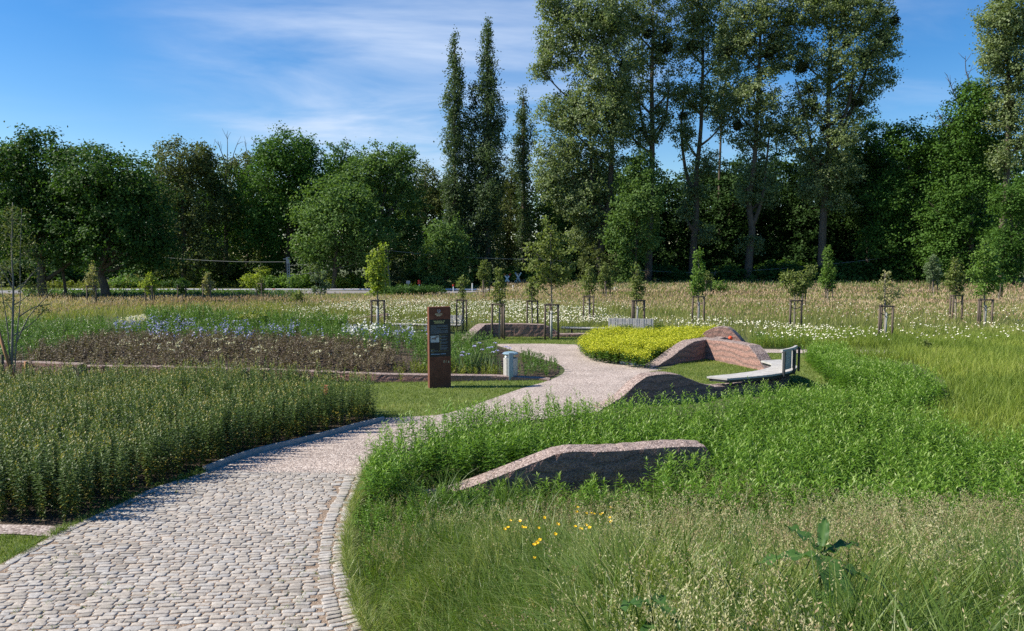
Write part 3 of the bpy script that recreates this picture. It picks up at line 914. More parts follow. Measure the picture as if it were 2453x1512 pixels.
for t in (.427, .562, .698):
    m = MB(); c = at_(bo, t) * 1.07 - at_(bi, t) * .07; d = at_(bo, t + .01) - at_(bo, t - .01)
    m.box((c[0], c[1], .73), (.055, .065, .70), math.atan2(d[1], d[0]), bev=.004); m.build("backrest_post", M["steel_dark"], be)

def straight_bench(loc, rz, length, back, label, seat_x0=0.0):
    o = empty("slatted_bench", loc, rz, label, "bench")
    m = MB(); n = int(length / .105)
    for i in range(n): m.box((seat_x0 + (i + .5) * length / n, 0, .265), (length / n * .9, .44, .04))
    m.build("seat", M["grey_wood"], o)
    m = MB(); m.box((seat_x0 + length / 2, -.17, .215), (length - .06, .05, .05)); m.box((seat_x0 + length / 2, .17, .215), (length - .06, .05, .05))
    for t in (.12, .5, .88):
        m.box((seat_x0 + length * t, -.1, .08), (.05, .05, .22)); m.box((seat_x0 + length * t, .1, .08), (.05, .05, .22))
    m.build("frame", M["steel_dark"], o)
    x0, x1 = back
    m = MB(); n = int((x1 - x0) / .105)
    for i in range(n): m.box((x0 + (i + .5) * (x1 - x0) / n, .25 + .012 * math.sin(i * 2.1), .50), ((x1 - x0) / n * .93, .03, .46 + .006 * math.sin(i * 5.3)))
    m.build("backrest", M["grey_wood"], o)
    m = MB(); m.box(((x0 + x1) / 2, .285, .62), (x1 - x0 - .05, .03, .05)); m.box(((x0 + x1) / 2, .285, .38), (x1 - x0 - .05, .03, .05)); m.build("backrest_rail", M["steel_dark"], o)
q1 = UY(1354, 793, 33.7)
straight_bench((q1[0] - .1, 35.0, 0), R(-13), 4.3, (2.2, 4.3), "long grey slatted bench with backrest at the edge of the daisies")
q2 = UY(940, 780, 36.0)
straight_bench((q2[0], 36.7, 0), R(-10), 3.4, (2.75, 3.42), "pale grey slatted bench partly hidden behind the rusty sign")

# small orange red cloth on the hidden wall
oc = UY(1750, 811, 28.6)
m = MB(); V, F = [], []
for i in range(8):
    for j in range(12):
        a, b = math.pi * i / 7 - math.pi / 2, 2 * math.pi * j / 12
        r = 1 + .3 * math.sin(3 * b + 2 * i) * math.cos(a) + .15 * math.sin(5 * b)
        V.append((.085 * r * math.cos(a) * math.cos(b), .06 * r * math.cos(a) * math.sin(b), .085 * math.sin(a) * (1.2 if math.sin(a) > 0 else .8)))
for i in range(7):
    for j in range(12): F.append((i * 12 + j, i * 12 + (j + 1) % 12, (i + 1) * 12 + (j + 1) % 12, (i + 1) * 12 + j))
m.add(V, [np.array(F)])
o = m.build("orange_cloth", M["orange"], smooth=True); o.location = oc
tag(o, "small bright orange red bundle on the wall behind the angled earth wall", "cloth")

# ------------------------------------------------------------------ far things along the road and railway
def cross(px, py, y, label, front):
    b = UY(px, py, y)
    o = empty("crossing_sign", (b[0], b[1], float(hm(b[0], b[1]))), R(-6 if front else 24), label, "sign")
    zc = b[2] - float(hm(b[0], b[1]))
    m = MB(); m.tube([(0, .03, 0), (0, .03, zc + .5)], .04, 8); m.build("post", M["pole_grey"], o)
    for s in (1, -1):
        m = MB()
        for t0, t1, mt in ((-.72, -.4, 1), (-.4, .4, 0), (.4, .72, 1)):
            hw, ang = .085, s * R(57)
            pts = []
            for t, w_ in ((t0, -hw), (t0, hw), (t1, hw), (t1, -hw)):
                pts.append((t * math.cos(ang) - w_ * math.sin(ang), zc + t * math.sin(ang) + w_ * math.cos(ang)))
            yo = -.02 - (.016 if s > 0 else 0)
            V = [(p[0], yo, p[1]) for p in pts] + [(p[0], yo + .012, p[1]) for p in pts]
            m.add(V, [np.array([[0, 1, 2, 3], [7, 6, 5, 4], [0, 4, 5, 1], [1, 5, 6, 2], [2, 6, 7, 3], [3, 7, 4, 0]])], .5, mt if front else 0)
        m.build("blade", [M["white"], M["red"]], o)
cross(1215, 668, 84, "red and white railway crossing cross at the meadow's far edge", True)
cross(1241, 665, 88, "plain whitish crossing cross seen from behind at the meadow's far edge", False)
def post_sign(name, px, ytop, y, h, wdt, mat_top, label, cat, round_=False, top_h=.5, mat_post=None):
    b = UY(px, ytop, y); zt = b[2]; g = float(hm(b[0], b[1]))
    o = empty(name, (b[0], b[1], g), 0, label, cat)
    m = MB(); m.tube([(0, 0, 0), (0, 0, zt - g - top_h)], .05 if round_ else .035, 8); m.build("post", mat_post or M["white"], o)
    m = MB()
    if round_: m.lathe((0, 0, zt - g - top_h), [(wdt * .8, 0), (wdt, .03), (wdt, top_h - .03), (wdt * .8, top_h)], 14)
    else: m.box((0, -.04, zt - g - top_h / 2), (wdt, .02, top_h), bev=.008)
    m.build("panel", mat_top, o)
post_sign("small_sign", 978, 673, 74, 1, .38, M["pole_grey"], "small grey blue sign plate above the dark hedge by the road", "sign", top_h=.28, mat_post=M["pole_grey"])
post_sign("marker_post", 1004, 671, 76, 1, .14, M["red"], "red topped white marker post above the dark hedge", "post", True, .42)
post_sign("marker_post", 1086, 681, 74, 1, .10, M["red"], "short white post with a round red rimmed head in the tall grass", "post", True, .22)
post_sign("marker_post", 1131.5, 679, 74, 1, .06, M["white"], "plain white stub post in the tall grass left of the young trees", "post", True, .5)
post_sign("marker_post", 1229, 684, 72, 1, .06, M["white"], "low white stub post just below the two crossing crosses", "post", True, .4)
b = UY(1476, 690, 72)
m = MB(); m.box((0, 0, .4), (.45, .3, .9), bev=.04); o = m.build("marker_stone", M["white"]); o.location = (b[0], b[1], b[2] - .75); tag(o, "small white block in the tall grass by the big leaning poplar", "block")

def pole(name, px, ytop, y, lean, kind, label):
    b = UY(px, ytop, y)
    o = empty(name, (b[0], b[1], 0), 0, label, "pole")
    h = b[2]
    m = MB()
    if kind == "lattice":
        for sx in (-.13, .13): m.box((sx * .9, 0, h / 2), (.07, .07, h))
        for i in range(9):
            z = .6 + i * (h - .8) / 9
            m.tube([(-.12, 0, z), (.12, 0, z + .35)], .022, 5); m.tube([(.12, 0, z), (-.12, 0, z + .35)], .022, 5)
        m.box((0, 0, h - .35), (.36, .2, .7))
        m.build("mast", M["pole_grey"], o)
        for bx, bz in ((-.3, h - .2), (.3, h - 2.0)):
            m = MB(); m.box((bx, 0, bz), (.45, .06, .07)); m.build("bracket", M["pole_grey"], o)
    else:
        m.tube([(-.02, 0, 0), (0, 0, h)], .11, 9); m.build("pole_shaft", M["pole_wood"], o)
        m = MB(); m.tube([(.55, 0, 0), (.14, 0, h - .5)], .10, 9); m.build("pole_brace", M["pole_wood"], o)
    return np.array([b[0], b[1], h])
p1 = pole("lattice_pole", 690, 616, 79, 0, "lattice", "slim grey lattice pole rising from the roadside shrubs")
p2 = pole("utility_pole", 921, 574, 79, 0, "wood", "tall brown double wooden pole behind the yellow green young tree")
p3 = pole("utility_pole", 1713, 648, 90, 0, "wood", "short brown wooden pole beside the poplar trunks")
def wire(a, b, sag, label, r=.022):
    pts = [a + (b - a) * t - np.array([0, 0, 4 * sag * t * (1 - t)]) for t in np.linspace(0, 1, 17)]
    m = MB(); m.tube(pts, r, 5); tag(m.build("overhead_wire", M["wire"]), label, "wire")
wire(p1 + [.2, -.2, -.9], p2 + [0, -.2, -.2], .5, "upper cable between the lattice pole and the wooden pole")
wire(p1 + [.2, -.2, -1.9], p2 + [0, -.2, -1.6], .4, "lower cable between the lattice pole and the wooden pole")
wire(p2 + [0, -.2, -1.1], np.array([4.0, 84, 3.2]), .3, "cable running right from the wooden pole past the columnar poplars")
wire(np.array([4.0, 84, 3.2]), p3 + [0, -.2, -.3], .4, "dim cable strung in front of the big poplar trunks")
wire(p3 + [0, -.2, -.2], UY(2300, 590, 86), .5, "dim cable in front of the dark right hand wood")
wire(UY(250, 600, 80), p1 + [-.2, -.2, -.5], .4, "dim cable in front of the dark wood, left of the lattice pole")
# bright strip along the road
m = MB()
m.tube([(x_, 76.75, .10 + .01 * math.sin(x_ * .7)) for x_ in np.linspace(-46, -1.0, 90)], .065, 10)
o = m.build("barrier_strip", M["strip"]); tag(o, "long shiny white strip with red flecks along the far road's edge", "strip")
# ------------------------------------------------------------------ trees
def unit(v): return v / (np.linalg.norm(v, axis=-1, keepdims=True) + 1e-9)

def crown_into(mb, lobes, leaf, clump, dens=1.0, up=.55, vert=1.0, mat=0, leaves_per=26, aspect=.75, light=None):
    """lobes rows: x y z rx ry rz ; leaf clumps spread through each lobe, denser at its skin"""
    for (x, y, z, rx, ry, rz) in lobes:
        area = math.pi * (rx * rz + rx * ry + ry * rz) / 3
        n = max(30, int(dens * 5.6 * area / (leaf * leaf * .5 * aspect)))
        nc = max(4, int(n / leaves_per))
        d = unit(rng.normal(size=(nc, 3)))
        r = np.where(rng.random(nc) < .72, rng.uniform(.68, 1.04, nc), rng.uniform(.2, .75, nc))
        r *= 1 + .38 * (vnoise(d[:, 0] * 3 + x, d[:, 2] * 3 + z, int(abs(x * 10)) % 91, 1.0) - .5) * 2
        c = d * r[:, None] * np.array([rx, ry, rz]) + np.array([x, y, z])
        ct = rng.random(nc) * .8 + .1
        k = rng.integers(0, nc, n)
        cs = clump * rng.uniform(.6, 1.35, nc)
        p = c[k] + rng.normal(size=(n, 3)) * cs[k][:, None] * np.array([.55, .55, .38 * vert])
        nr = unit(.55 * d[k] + np.array([0, 0, up]) + rng.normal(size=(n, 3)) * .62)
        t = np.clip(ct[k] * .65 + rng.random(n) * .35, 0, 1)
        q_ = vnoise(p[:, 0] + .6 * p[:, 1], p[:, 2] + .3 * p[:, 1], 13, max(rx, rz) * .42)
        g_ = rng.random(n) < np.clip(.25 + 2.4 * (q_ - .18), .12, 1)
        p, nr, t = p[g_], nr[g_], t[g_]; n = len(p)
        mb.leaves(p, nr, leaf * rng.uniform(.7, 1.25, n), leaf * aspect * rng.uniform(.7, 1.25, n), tint=t, mat=mat)

def bez(a, b, c, n=6):
    t = np.linspace(0, 1, n)[:, None]
    return (1 - t) ** 2 * a + 2 * t * (1 - t) * b + t * t * c

def limbs_into(mb, trunk, rad, lobes, r0, twigs=3, sides=6):
    trunk = np.asarray(trunk); rad = np.asarray(rad)
    tz = trunk[:, 2]
    for (x, y, z, rx, ry, rz) in lobes:
        c = np.array([x, y, z])
        hd = math.hypot(x - np.interp(z, tz, trunk[:, 0]), y - np.interp(z, tz, trunk[:, 1]))
        zs = max(tz[0] + .25 * (tz[-1] - tz[0]), min(z - rz * .3 - hd * .8, tz[-1] * .98))
        zs = min(zs, tz[-1])
        s = np.array([np.interp(zs, tz, trunk[:, i]) for i in range(3)])
        rs = min(r0, float(np.interp(zs, tz, rad)) * .62)
        mid = (s + c) / 2 + np.array([(c - s)[0] * .18, (c - s)[1] * .18, -.06 * abs(z - zs)])
        p = bez(s, mid, c, 7)
        mb.tube(p, np.linspace(rs, rs * .35, 7), sides)
        for _ in range(twigs):
            d = unit(rng.normal(size=3) + np.array([0, 0, .6]))
            e = c + d * np.array([rx, ry, rz]) * .85
            q = p[4] + (p[6] - p[4]) * rng.random()
            mb.tube(bez(q, (q + e) / 2 + rng.normal(size=3) * .1 * rx, e, 5), np.linspace(rs * .35, rs * .08, 5), 4)

def tree(name, y, trunk_px, lobes_px, mat, label, cat="tree", leaf=.27, clump=.58, dens=1.0, r=.3, bark="bark", extra=(), depth=1.0, mist=(), twigs=3, group=None, vert=1.0, up=.55, bare=(), aspect=.75, zbase=None, lper=26, lr=None, grow=1.1):
    """everything given in picture units of the survey at distance y is turned into metres at once"""
    T = np.array([UY(a, b, y) for a, b in trunk_px])
    if zbase is None: zbase = float(hm(T[0, 0], T[0, 1]))
    T[0, 2] = zbase - .1
    base = np.array([T[0, 0], T[0, 1], zbase])
    sc = 1 / (FPX / (y * 1.0))
    root = empty(name, base, 0, label, cat, group)
    T = T - base
    T[:, 1] += np.concatenate([[0], rng.normal(0, .25 * r, len(T) - 1)])
    T = smoothline(T, 3)
    rad = r * np.linspace(1, .22, len(T)) ** .8
    rad[0] *= 1.35
    lob = []
    for (a, b, rx, rz) in lobes_px:
        c = UY(a, b, y) - base
        rx_, rz_ = rx * sc * grow, rz * sc * grow
        ry_ = (rx_ * .9 + .1 * rz_) * depth
        c[1] += rng.uniform(-.45, .45) * ry_
        lob.append((c[0], c[1], c[2], rx_, ry_, rz_))
    mb = MB(); mb.tube(T, rad, 9)
    for e in extra:
        E = np.array([UY(a, b, y) - base for a, b in e]); E[1:, 1] += rng.normal(0, .4, len(E) - 1) * r * 2
        E = smoothline(E, 3)
        mb.tube(E, r * np.linspace(.55, .14, len(E)), 7)
    limbs_into(mb, T, rad, lob, (lr or r * .45), twigs)
    for e in bare:
        E = np.array([UY(a, b, y) - base for a, b in e]); E[:, 1] += rng.normal(0, .15, len(E))
        mb.tube(smoothline(E, 2), np.linspace(.07, .02, 2 * (len(E) - 1) + 1), 5)
        for _ in range(5):
            i = rng.integers(1, len(E)); s = E[i - 1] + (E[i] - E[i - 1]) * rng.random()
            d = unit(E[i] - E[i - 1] + rng.normal(size=3) * .8 * np.linalg.norm(E[i] - E[i - 1]))
            mb.tube([s, s + d * .5, s + d * 1.1 + rng.normal(size=3) * .12], [.03, .022, .014], 4)
    mb.build("trunk", M[bark], root, smooth=True)
    cb_ = MB(); crown_into(cb_, lob, leaf, clump, dens, up=up, vert=vert, leaves_per=lper, aspect=aspect)
    cb_.build("crown", LM[mat], root)
    for (a, b, rr) in mist:
        c = UY(a, b, y) - base; rr_ = rr * sc
        c[1] += -.55 * rr_ - .6
        mm = MB(); n = int(1000 * rr_ * rr_) + 420
        d = unit(rng.normal(size=(n, 3)))
        p = c + d * rr_ * (rng.random(n) ** .4)[:, None] * np.array([1, 1, .92])
        mm.leaves(p, unit(d + rng.normal(size=(n, 3)) * .5), .20, .11, tint=rng.random(n))
        for _ in range(14):
            e = c + unit(rng.normal(size=3)) * rr_ * .9
            mm.tube([c, (c + e) / 2 + rng.normal(size=3) * .05, e], [.03, .02, .01], 4)
        mm.build("mistletoe", LM["mistle"], root)
    return root

def copy_tree(o, loc, rz, scale, label=None):
    c = o.copy(); COL.objects.link(c)
    c.location = loc; c.rotation_euler = (0, 0, rz); c.scale = scale
    if label: c["label"] = label
    for ch in list(o.children):
        k = ch.copy(); COL.objects.link(k); k.parent = c
    return c

# left field trees
tree("field_tree", 57, [(105, 726), (103, 665), (97, 600), (88, 500), (90, 420)], [(60, 420, 70, 80), (150, 470, 85, 95), (20, 540, 70, 70), (125, 560, 95, 70), (95, 350, 48, 36), (205, 405, 55, 50), (25, 385, 45, 50), (60, 470, 80, 70), (165, 380, 35, 30)], "dark", "big dark broad tree with a low side branch, leftmost in the meadow", leaf=.22, clump=.55, r=.36, lr=.17, dens=.85, extra=[[(105, 672), (128, 655), (160, 632), (185, 610)], [(103, 640), (70, 560), (50, 470)], [(100, 620), (140, 540), (165, 470)]])
tree("field_tree", 58, [(160, 722), (155, 680), (150, 630), (158, 560)], [(175, 470, 50, 60), (185, 555, 75, 50), (150, 610, 40, 30)], "dark", "slim dark leaning tree between the two thick dark trunks", leaf=.22, clump=.5, r=.14, lr=.07, dens=.8)
tree("field_tree", 56, [(254, 728), (250, 690), (240, 650), (256, 600), (275, 500), (270, 430)], [(265, 425, 100, 62), (310, 500, 100, 90), (215, 520, 85, 100), (340, 560, 75, 75), (240, 385, 50, 30), (375, 600, 50, 45), (330, 440, 60, 50), (280, 590, 80, 50), (180, 590, 50, 35)], "dark", "large dark round crowned tree with a thick bent trunk in the left meadow", leaf=.22, clump=.55, r=.36, lr=.17, dens=.9, extra=[[(246, 650), (215, 580), (200, 500)], [(250, 640), (310, 560), (340, 500)]])
# woodland
BARE = [[(540, 470), (545, 400), (548, 345), (545, 322)], [(548, 420), (560, 370), (572, 340)], [(545, 400), (530, 360), (522, 338)], [(540, 440), (515, 390), (505, 350)]]
BARE2 = [[(600, 450), (603, 390), (606, 335)], [(603, 400), (590, 360), (585, 338)], [(603, 390), (622, 355), (628, 340)]]
tree("woodland_tree", 84, [(440, 700), (442, 600), (438, 500), (432, 420)], [(430, 400, 68, 58), (395, 470, 62, 75), (470, 475, 70, 80), (430, 565, 80, 75), (475, 380, 35, 30), (400, 620, 60, 45), (480, 620, 60, 45)], "olive", "dull olive drooping hornbeam like tree right of the dark left group", vert=1.5, r=.3)
tree("woodland_tree", 89, [(540, 700), (542, 600), (540, 480), (540, 420)], [(530, 460, 45, 50), (560, 520, 58, 70), (520, 590, 60, 55), (500, 420, 28, 32)], "maple", "tree with dead bare branches sticking out of its top", bare=BARE, r=.3, dens=.8)
tree("woodland_tree", 95, [(590, 700), (595, 600), (600, 480), (600, 400)], [(590, 415, 52, 45), (600, 490, 62, 70), (610, 590, 60, 60)], "olive", "brownish green tree with a fan of fine bare twigs on top", bare=BARE2, r=.26)
tree("woodland_tree", 87, [(690, 700), (690, 600), (692, 480), (690, 380)], [(690, 385, 62, 58), (645, 450, 58, 68), (735, 420, 52, 60), (690, 520, 82, 85), (640, 590, 70, 65), (765, 480, 45, 60), (720, 360, 40, 30), (655, 370, 35, 36)], "maple", "tall full maple like tree, highest rounded top in the middle wood", r=.36, clump=.75)
tree("woodland_tree", 93, [(840, 700), (838, 600), (830, 480), (815, 380)], [(815, 385, 45, 42), (850, 420, 50, 45), (800, 450, 40, 50), (830, 520, 60, 60)], "maple", "tree whose thin top shoots rise behind the pale green ash", dens=.75, r=.25, bare=[[(810, 420), (800, 370), (796, 345)], [(815, 410), (828, 365), (832, 340)]])
tree("woodland_tree", 85, [(905, 700), (905, 600), (915, 500), (930, 420)], [(870, 420, 52, 45), (915, 440, 68, 60), (950, 400, 50, 45), (985, 450, 48, 52), (905, 385, 40, 32), (960, 370, 36, 24), (930, 510, 75, 55), (960, 580, 60, 60), (880, 500, 50, 50)], "ash", "pale green loose crowned ash with sky showing through its top", r=.3, dens=.72, clump=.55, extra=[[(905, 600), (880, 500), (865, 420)], [(910, 560), (960, 470), (990, 420)]])
tree("woodland_tree", 79, [(800, 700), (803, 640), (805, 580), (800, 500)], [(790, 480, 70, 45), (750, 590, 46, 48), (830, 540, 85, 70), (790, 610, 55, 42), (870, 590, 65, 60), (735, 510, 36, 24), (850, 480, 50, 40)], "ash", "bulging light green tree leaning out in front of the middle wood", r=.3, clump=.7)
tree("woodland_tree", 96, [(1020, 700), (1020, 600), (1018, 500), (1020, 420)], [(1020, 445, 45, 48), (1000, 540, 55, 65), (1045, 600, 48, 55), (1050, 480, 30, 40), (975, 620, 50, 50)], "olive", "olive green wispy tree just left of the columnar poplars", dens=.8, vert=1.4, r=.25)
tree("woodland_tree", 81, [(1065, 702), (1066, 660), (1064, 600)], [(1070, 555, 52, 40), (1050, 615, 42, 42), (1098, 635, 38, 42), (1060, 665, 50, 26), (1085, 590, 40, 40)], "ash", "low light green tree at the foot of the left columnar poplar", r=.2)
tree("woodland_tree", 99, [(1222, 700), (1220, 600), (1224, 480), (1225, 420)], [(1225, 440, 34, 45), (1213, 530, 42, 75), (1230, 625, 46, 58)], "olive", "dark olive tree filling the gap between the columnar poplars", r=.25)
tree("woodland_tree", 98, [(1320, 700), (1322, 600), (1315, 500)], [(1312, 510, 44, 72), (1345, 610, 55, 60), (1290, 630, 40, 50)], "dark", "dark tree behind the largest staked young tree", r=.25)
# columnar poplars
def column(px, prof, y, label, side=(), r=.34):
    lob = []
    for i in range(len(prof) - 1):
        (y0, w0), (y1, w1) = prof[i], prof[i + 1]
        n = max(1, int((y1 - y0) / 28))
        for k in range(n):
            t = (k + .5) / n
            lob.append((px + rng.uniform(-.25, .25) * w0, y0 + (y1 - y0) * t, max(6, (w0 + (w1 - w0) * t) * .95), 26))
    lob += list(side)
    return tree("columnar_poplar", y, [(px, 690), (px, 560), (px, 400), (px, prof[0][0] + 25)], lob, "column", label, leaf=.24, clump=.45, vert=2.4, r=r, lr=.1, up=.25, twigs=2, dens=.95, lper=22)
column(1089, [(92, 3), (150, 16), (230, 25), (320, 30), (420, 30), (520, 28), (640, 24)], 91, "left of two tall columnar poplars, slightly lower than its neighbour")
column(1168, [(52, 3), (120, 17), (200, 28), (300, 36), (420, 38), (540, 40), (650, 34)], 91, "tallest columnar poplar with a second leading shoot on its left flank", side=[(1133, 235, 7, 25), (1132, 290, 11, 40), (1130, 360, 14, 40), (1124, 420, 18, 45), (1122, 490, 24, 45), (1124, 560, 26, 45), (1130, 620, 24, 40)], r=.42)
column(1254, [(212, 3), (260, 13), (330, 24), (400, 22), (480, 19), (560, 20), (650, 18)], 94, "shortest and darkest columnar poplar, standing right of the pair")
# hybrid poplars with mistletoe
MI = [(1522, 49, 11), (1549, 88, 12), (1593, 120, 15), (1651, 118, 13), (1632, 282, 12), (1790, 106, 11), (1834, 134, 14), (1915, 167, 14), (1933, 217, 9), (2014, 51, 9), (2019, 111, 11), (1998, 134, 9), (2065, 139, 13), (2114, 111, 12), (2132, 56, 13), (2049, 250, 11), (1994, 171, 10), (2067, 8, 11), (1947, 259, 9), (1966, 310, 9), (1762, 305, 12), (1740, 130, 10), (1490, 160, 12)]
def ml(a, b): return [q for q in MI if a <= q[0] < b]
pk = dict(leaf=.25, clump=.55, dens=1.25, r=.5, lr=.2, twigs=4)
tree("poplar", 87, [(1441, 694), (1437, 640), (1440, 590), (1455, 520), (1465, 400), (1468, 250), (1450, 100)], [(1340, 105, 58, 55), (1415, 55, 80, 60), (1440, 170, 72, 72), (1345, 275, 52, 45), (1420, 290, 82, 68), (1340, 385, 60, 58), (1420, 420, 78, 68), (1385, 490, 58, 48), (1405, 560, 40, 34), (1482, 250, 28, 75), (1300, 165, 24, 28), (1330, 20, 40, 45), (1475, 40, 38, 60), (1320, 440, 36, 36)], "poplar", "huge full poplar with a leaning forked trunk, nearest the columnar poplars", extra=[[(1437, 620), (1410, 555), (1385, 480), (1365, 380), (1355, 270)], [(1440, 600), (1420, 480), (1415, 350), (1410, 200)]], mist=ml(1440, 1500), **pk)
pk["dens"] = .85
tree("poplar", 90, [(1553, 692), (1555, 600), (1559, 480), (1562, 330), (1562, 200), (1565, 60)], [(1562, -45, 48, 40), (1560, 25, 62, 50), (1540, 125, 48, 45), (1598, 110, 36, 55), (1522, 225, 40, 50), (1602, 215, 36, 46), (1538, 315, 44, 34), (1494, 300, 26, 46), (1585, 290, 30, 36), (1515, 60, 30, 50)], "poplar", "airy poplar with one straight bare trunk showing against the sky", extra=[[(1560, 345), (1540, 300), (1530, 220)], [(1560, 345), (1592, 290), (1602, 200)]], mist=ml(1500, 1610), **pk)
tree("woodland_tree", 83, [(1520, 698), (1522, 640), (1525, 560), (1528, 450)], [(1530, 420, 44, 46), (1508, 500, 44, 44), (1545, 565, 44, 46), (1480, 560, 34, 38), (1500, 620, 42, 38), (1545, 480, 38, 40), (1500, 660, 40, 24), (1540, 380, 30, 26)], "ash", "fresh green feathery tree in front of the straight poplar trunk", r=.2, clump=.6)
tree("poplar", 91, [(1657, 690), (1661, 600), (1668, 500), (1668, 420), (1680, 300), (1685, 120)], [(1688, -35, 46, 46), (1690, 50, 55, 60), (1650, 110, 36, 50), (1722, 130, 38, 65), (1650, 235, 38, 42), (1700, 240, 44, 46), (1638, 330, 28, 42), (1692, 395, 34, 34), (1726, 300, 20, 34), (1662, 450, 30, 34), (1690, 560, 26, 26), (1640, 500, 20, 26), (1660, 20, 34, 40)], "poplar", "thin forked poplar standing third from the columnar ones", extra=[[(1664, 480), (1643, 400), (1632, 300), (1640, 230)], [(1660, 555), (1648, 535), (1640, 520)]], mist=ml(1610, 1735), **pk)
tree("poplar", 89, [(1790, 692), (1796, 600), (1802, 550), (1795, 480), (1806, 400), (1815, 250), (1820, 80)], [(1822, -50, 52, 46), (1820, 35, 65, 60), (1778, 115, 44, 52), (1852, 140, 45, 52), (1800, 225, 62, 46), (1760, 255, 34, 44), (1842, 300, 52, 50), (1790, 330, 36, 36), (1822, 400, 38, 44), (1838, 460, 38, 36), (1790, 450, 30, 34), (1800, 590, 26, 24), (1770, 30, 40, 45), (1870, 60, 36, 50)], "poplar", "poplar with a pale crooked trunk, bare to half height", extra=[[(1802, 545), (1822, 480), (1835, 400), (1845, 310)]], mist=ml(1735, 1880), **pk)
pk["dens"] = .9
tree("poplar", 88, [(1966, 692), (1970, 560), (1974, 470), (1985, 380), (1985, 250), (1990, 70)], [(1960, -45, 60, 42), (2040, -30, 46, 38), (1960, 25, 72, 52), (2040, 40, 62, 60), (1910, 110, 46, 62), (1990, 150, 62, 62), (2082, 125, 52, 52), (2108, 190, 36, 34), (2052, 230, 52, 42), (1940, 240, 46, 52), (1900, 320, 46, 44), (2000, 325, 52, 52), (2122, 80, 26, 36), (1955, 390, 40, 36), (2010, 410, 44, 36), (1945, 450, 40, 36), (2000, 480, 36, 34), (2100, 30, 30, 34)], "poplar", "broad spreading poplar full of dark mistletoe balls at the row's right end", extra=[[(1974, 470), (1950, 380), (1935, 300), (1905, 190)], [(1982, 400), (2030, 290), (2065, 200), (2095, 110), (2150, 30)], [(1985, 350), (2030, 250), (2050, 120)]], mist=ml(1880, 2200), **pk)
tree("poplar", 99, [(1722, 690), (1724, 560), (1723, 420), (1730, 260)], [(1735, 190, 34, 66), (1745, 85, 34, 60), (1720, 260, 26, 30)], "poplar", "slender poplar further back whose crown fills the gap in the row", leaf=.27, clump=.5, dens=.8, r=.3)
# right hand wood
tree("woodland_tree", 95, [(2080, 700), (2080, 600), (2078, 480), (2072, 380)], [(2070, 340, 44, 50), (2102, 395, 52, 52), (2055, 465, 56, 66), (2100, 520, 60, 60), (2030, 400, 36, 46)], "dark", "dark pointed tree right below the mistletoe poplar's lowest branches", r=.3)
tree("chestnut_tree", 87, [(2190, 700), (2192, 600), (2185, 480), (2175, 380)], [(2165, 345, 48, 46), (2205, 420, 54, 62), (2145, 475, 54, 58), (2205, 555, 66, 72), (2130, 575, 56, 62), (2215, 350, 34, 32), (2150, 320, 26, 24), (2180, 640, 70, 40)], "maple", "dark tiered chestnut tree under the gap of blue sky", r=.35, vert=.6, clump=.8)
tree("woodland_tree", 83, [(2325, 700), (2325, 600), (2325, 480), (2325, 330)], [(2330, 275, 64, 50), (2290, 335, 52, 52), (2362, 360, 60, 62), (2300, 440, 62, 62), (2265, 520, 52, 66), (2340, 555, 72, 70), (2255, 610, 46, 52), (2330, 225, 40, 30)], "maple", "tall dense tree with bare twigs at its left, beside the right hand poplar", r=.35, clump=.75, bare=[[(2290, 330), (2262, 290), (2240, 262)], [(2300, 260), (2280, 215), (2265, 180)], [(2330, 220), (2318, 170), (2310, 135)], [(2285, 300), (2258, 275), (2236, 285)]])
tree("poplar", 79, [(2398, 706), (2402, 560), (2410, 440), (2415, 330), (2418, 160)], [(2425, -45, 45, 50), (2420, 40, 55, 52), (2398, 125, 44, 46), (2445, 170, 55, 62), (2432, 265, 50, 50), (2392, 385, 26, 34), (2385, 55, 34, 44), (2375, 140, 26, 30), (2470, 60, 45, 55), (2450, 330, 40, 44)], "poplar", "tall poplar at the right edge with its dark trunk showing in mid air", mist=[(2420, 175, 13), (2405, 255, 12)], leaf=.24, clump=.55, dens=1.1, r=.45, lr=.16)
tree("woodland_tree", 73, [(2425, 712), (2425, 650), (2425, 560), (2420, 480)], [(2405, 480, 40, 36), (2445, 530, 50, 56), (2390, 590, 36, 50), (2445, 630, 50, 40), (2400, 655, 36, 26), (2470, 450, 36, 42)], "maple", "leafy tree low at the right edge under the tall poplar", r=.25, leaf=.22)
# dark understorey trees behind the poplars
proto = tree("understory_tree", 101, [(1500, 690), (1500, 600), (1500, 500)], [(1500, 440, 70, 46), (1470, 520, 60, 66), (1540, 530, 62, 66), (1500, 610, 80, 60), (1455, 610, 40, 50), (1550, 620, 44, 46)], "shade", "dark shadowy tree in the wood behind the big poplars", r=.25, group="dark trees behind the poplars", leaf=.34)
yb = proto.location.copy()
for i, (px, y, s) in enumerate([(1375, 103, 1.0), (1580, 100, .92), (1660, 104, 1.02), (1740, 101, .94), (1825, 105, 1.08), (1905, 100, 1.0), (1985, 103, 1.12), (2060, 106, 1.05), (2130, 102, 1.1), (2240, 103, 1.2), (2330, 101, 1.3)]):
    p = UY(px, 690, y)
    copy_tree(proto, (p[0], p[1], 0), rng.random() * 6.28, (s, s, s * rng.uniform(.95, 1.05)))
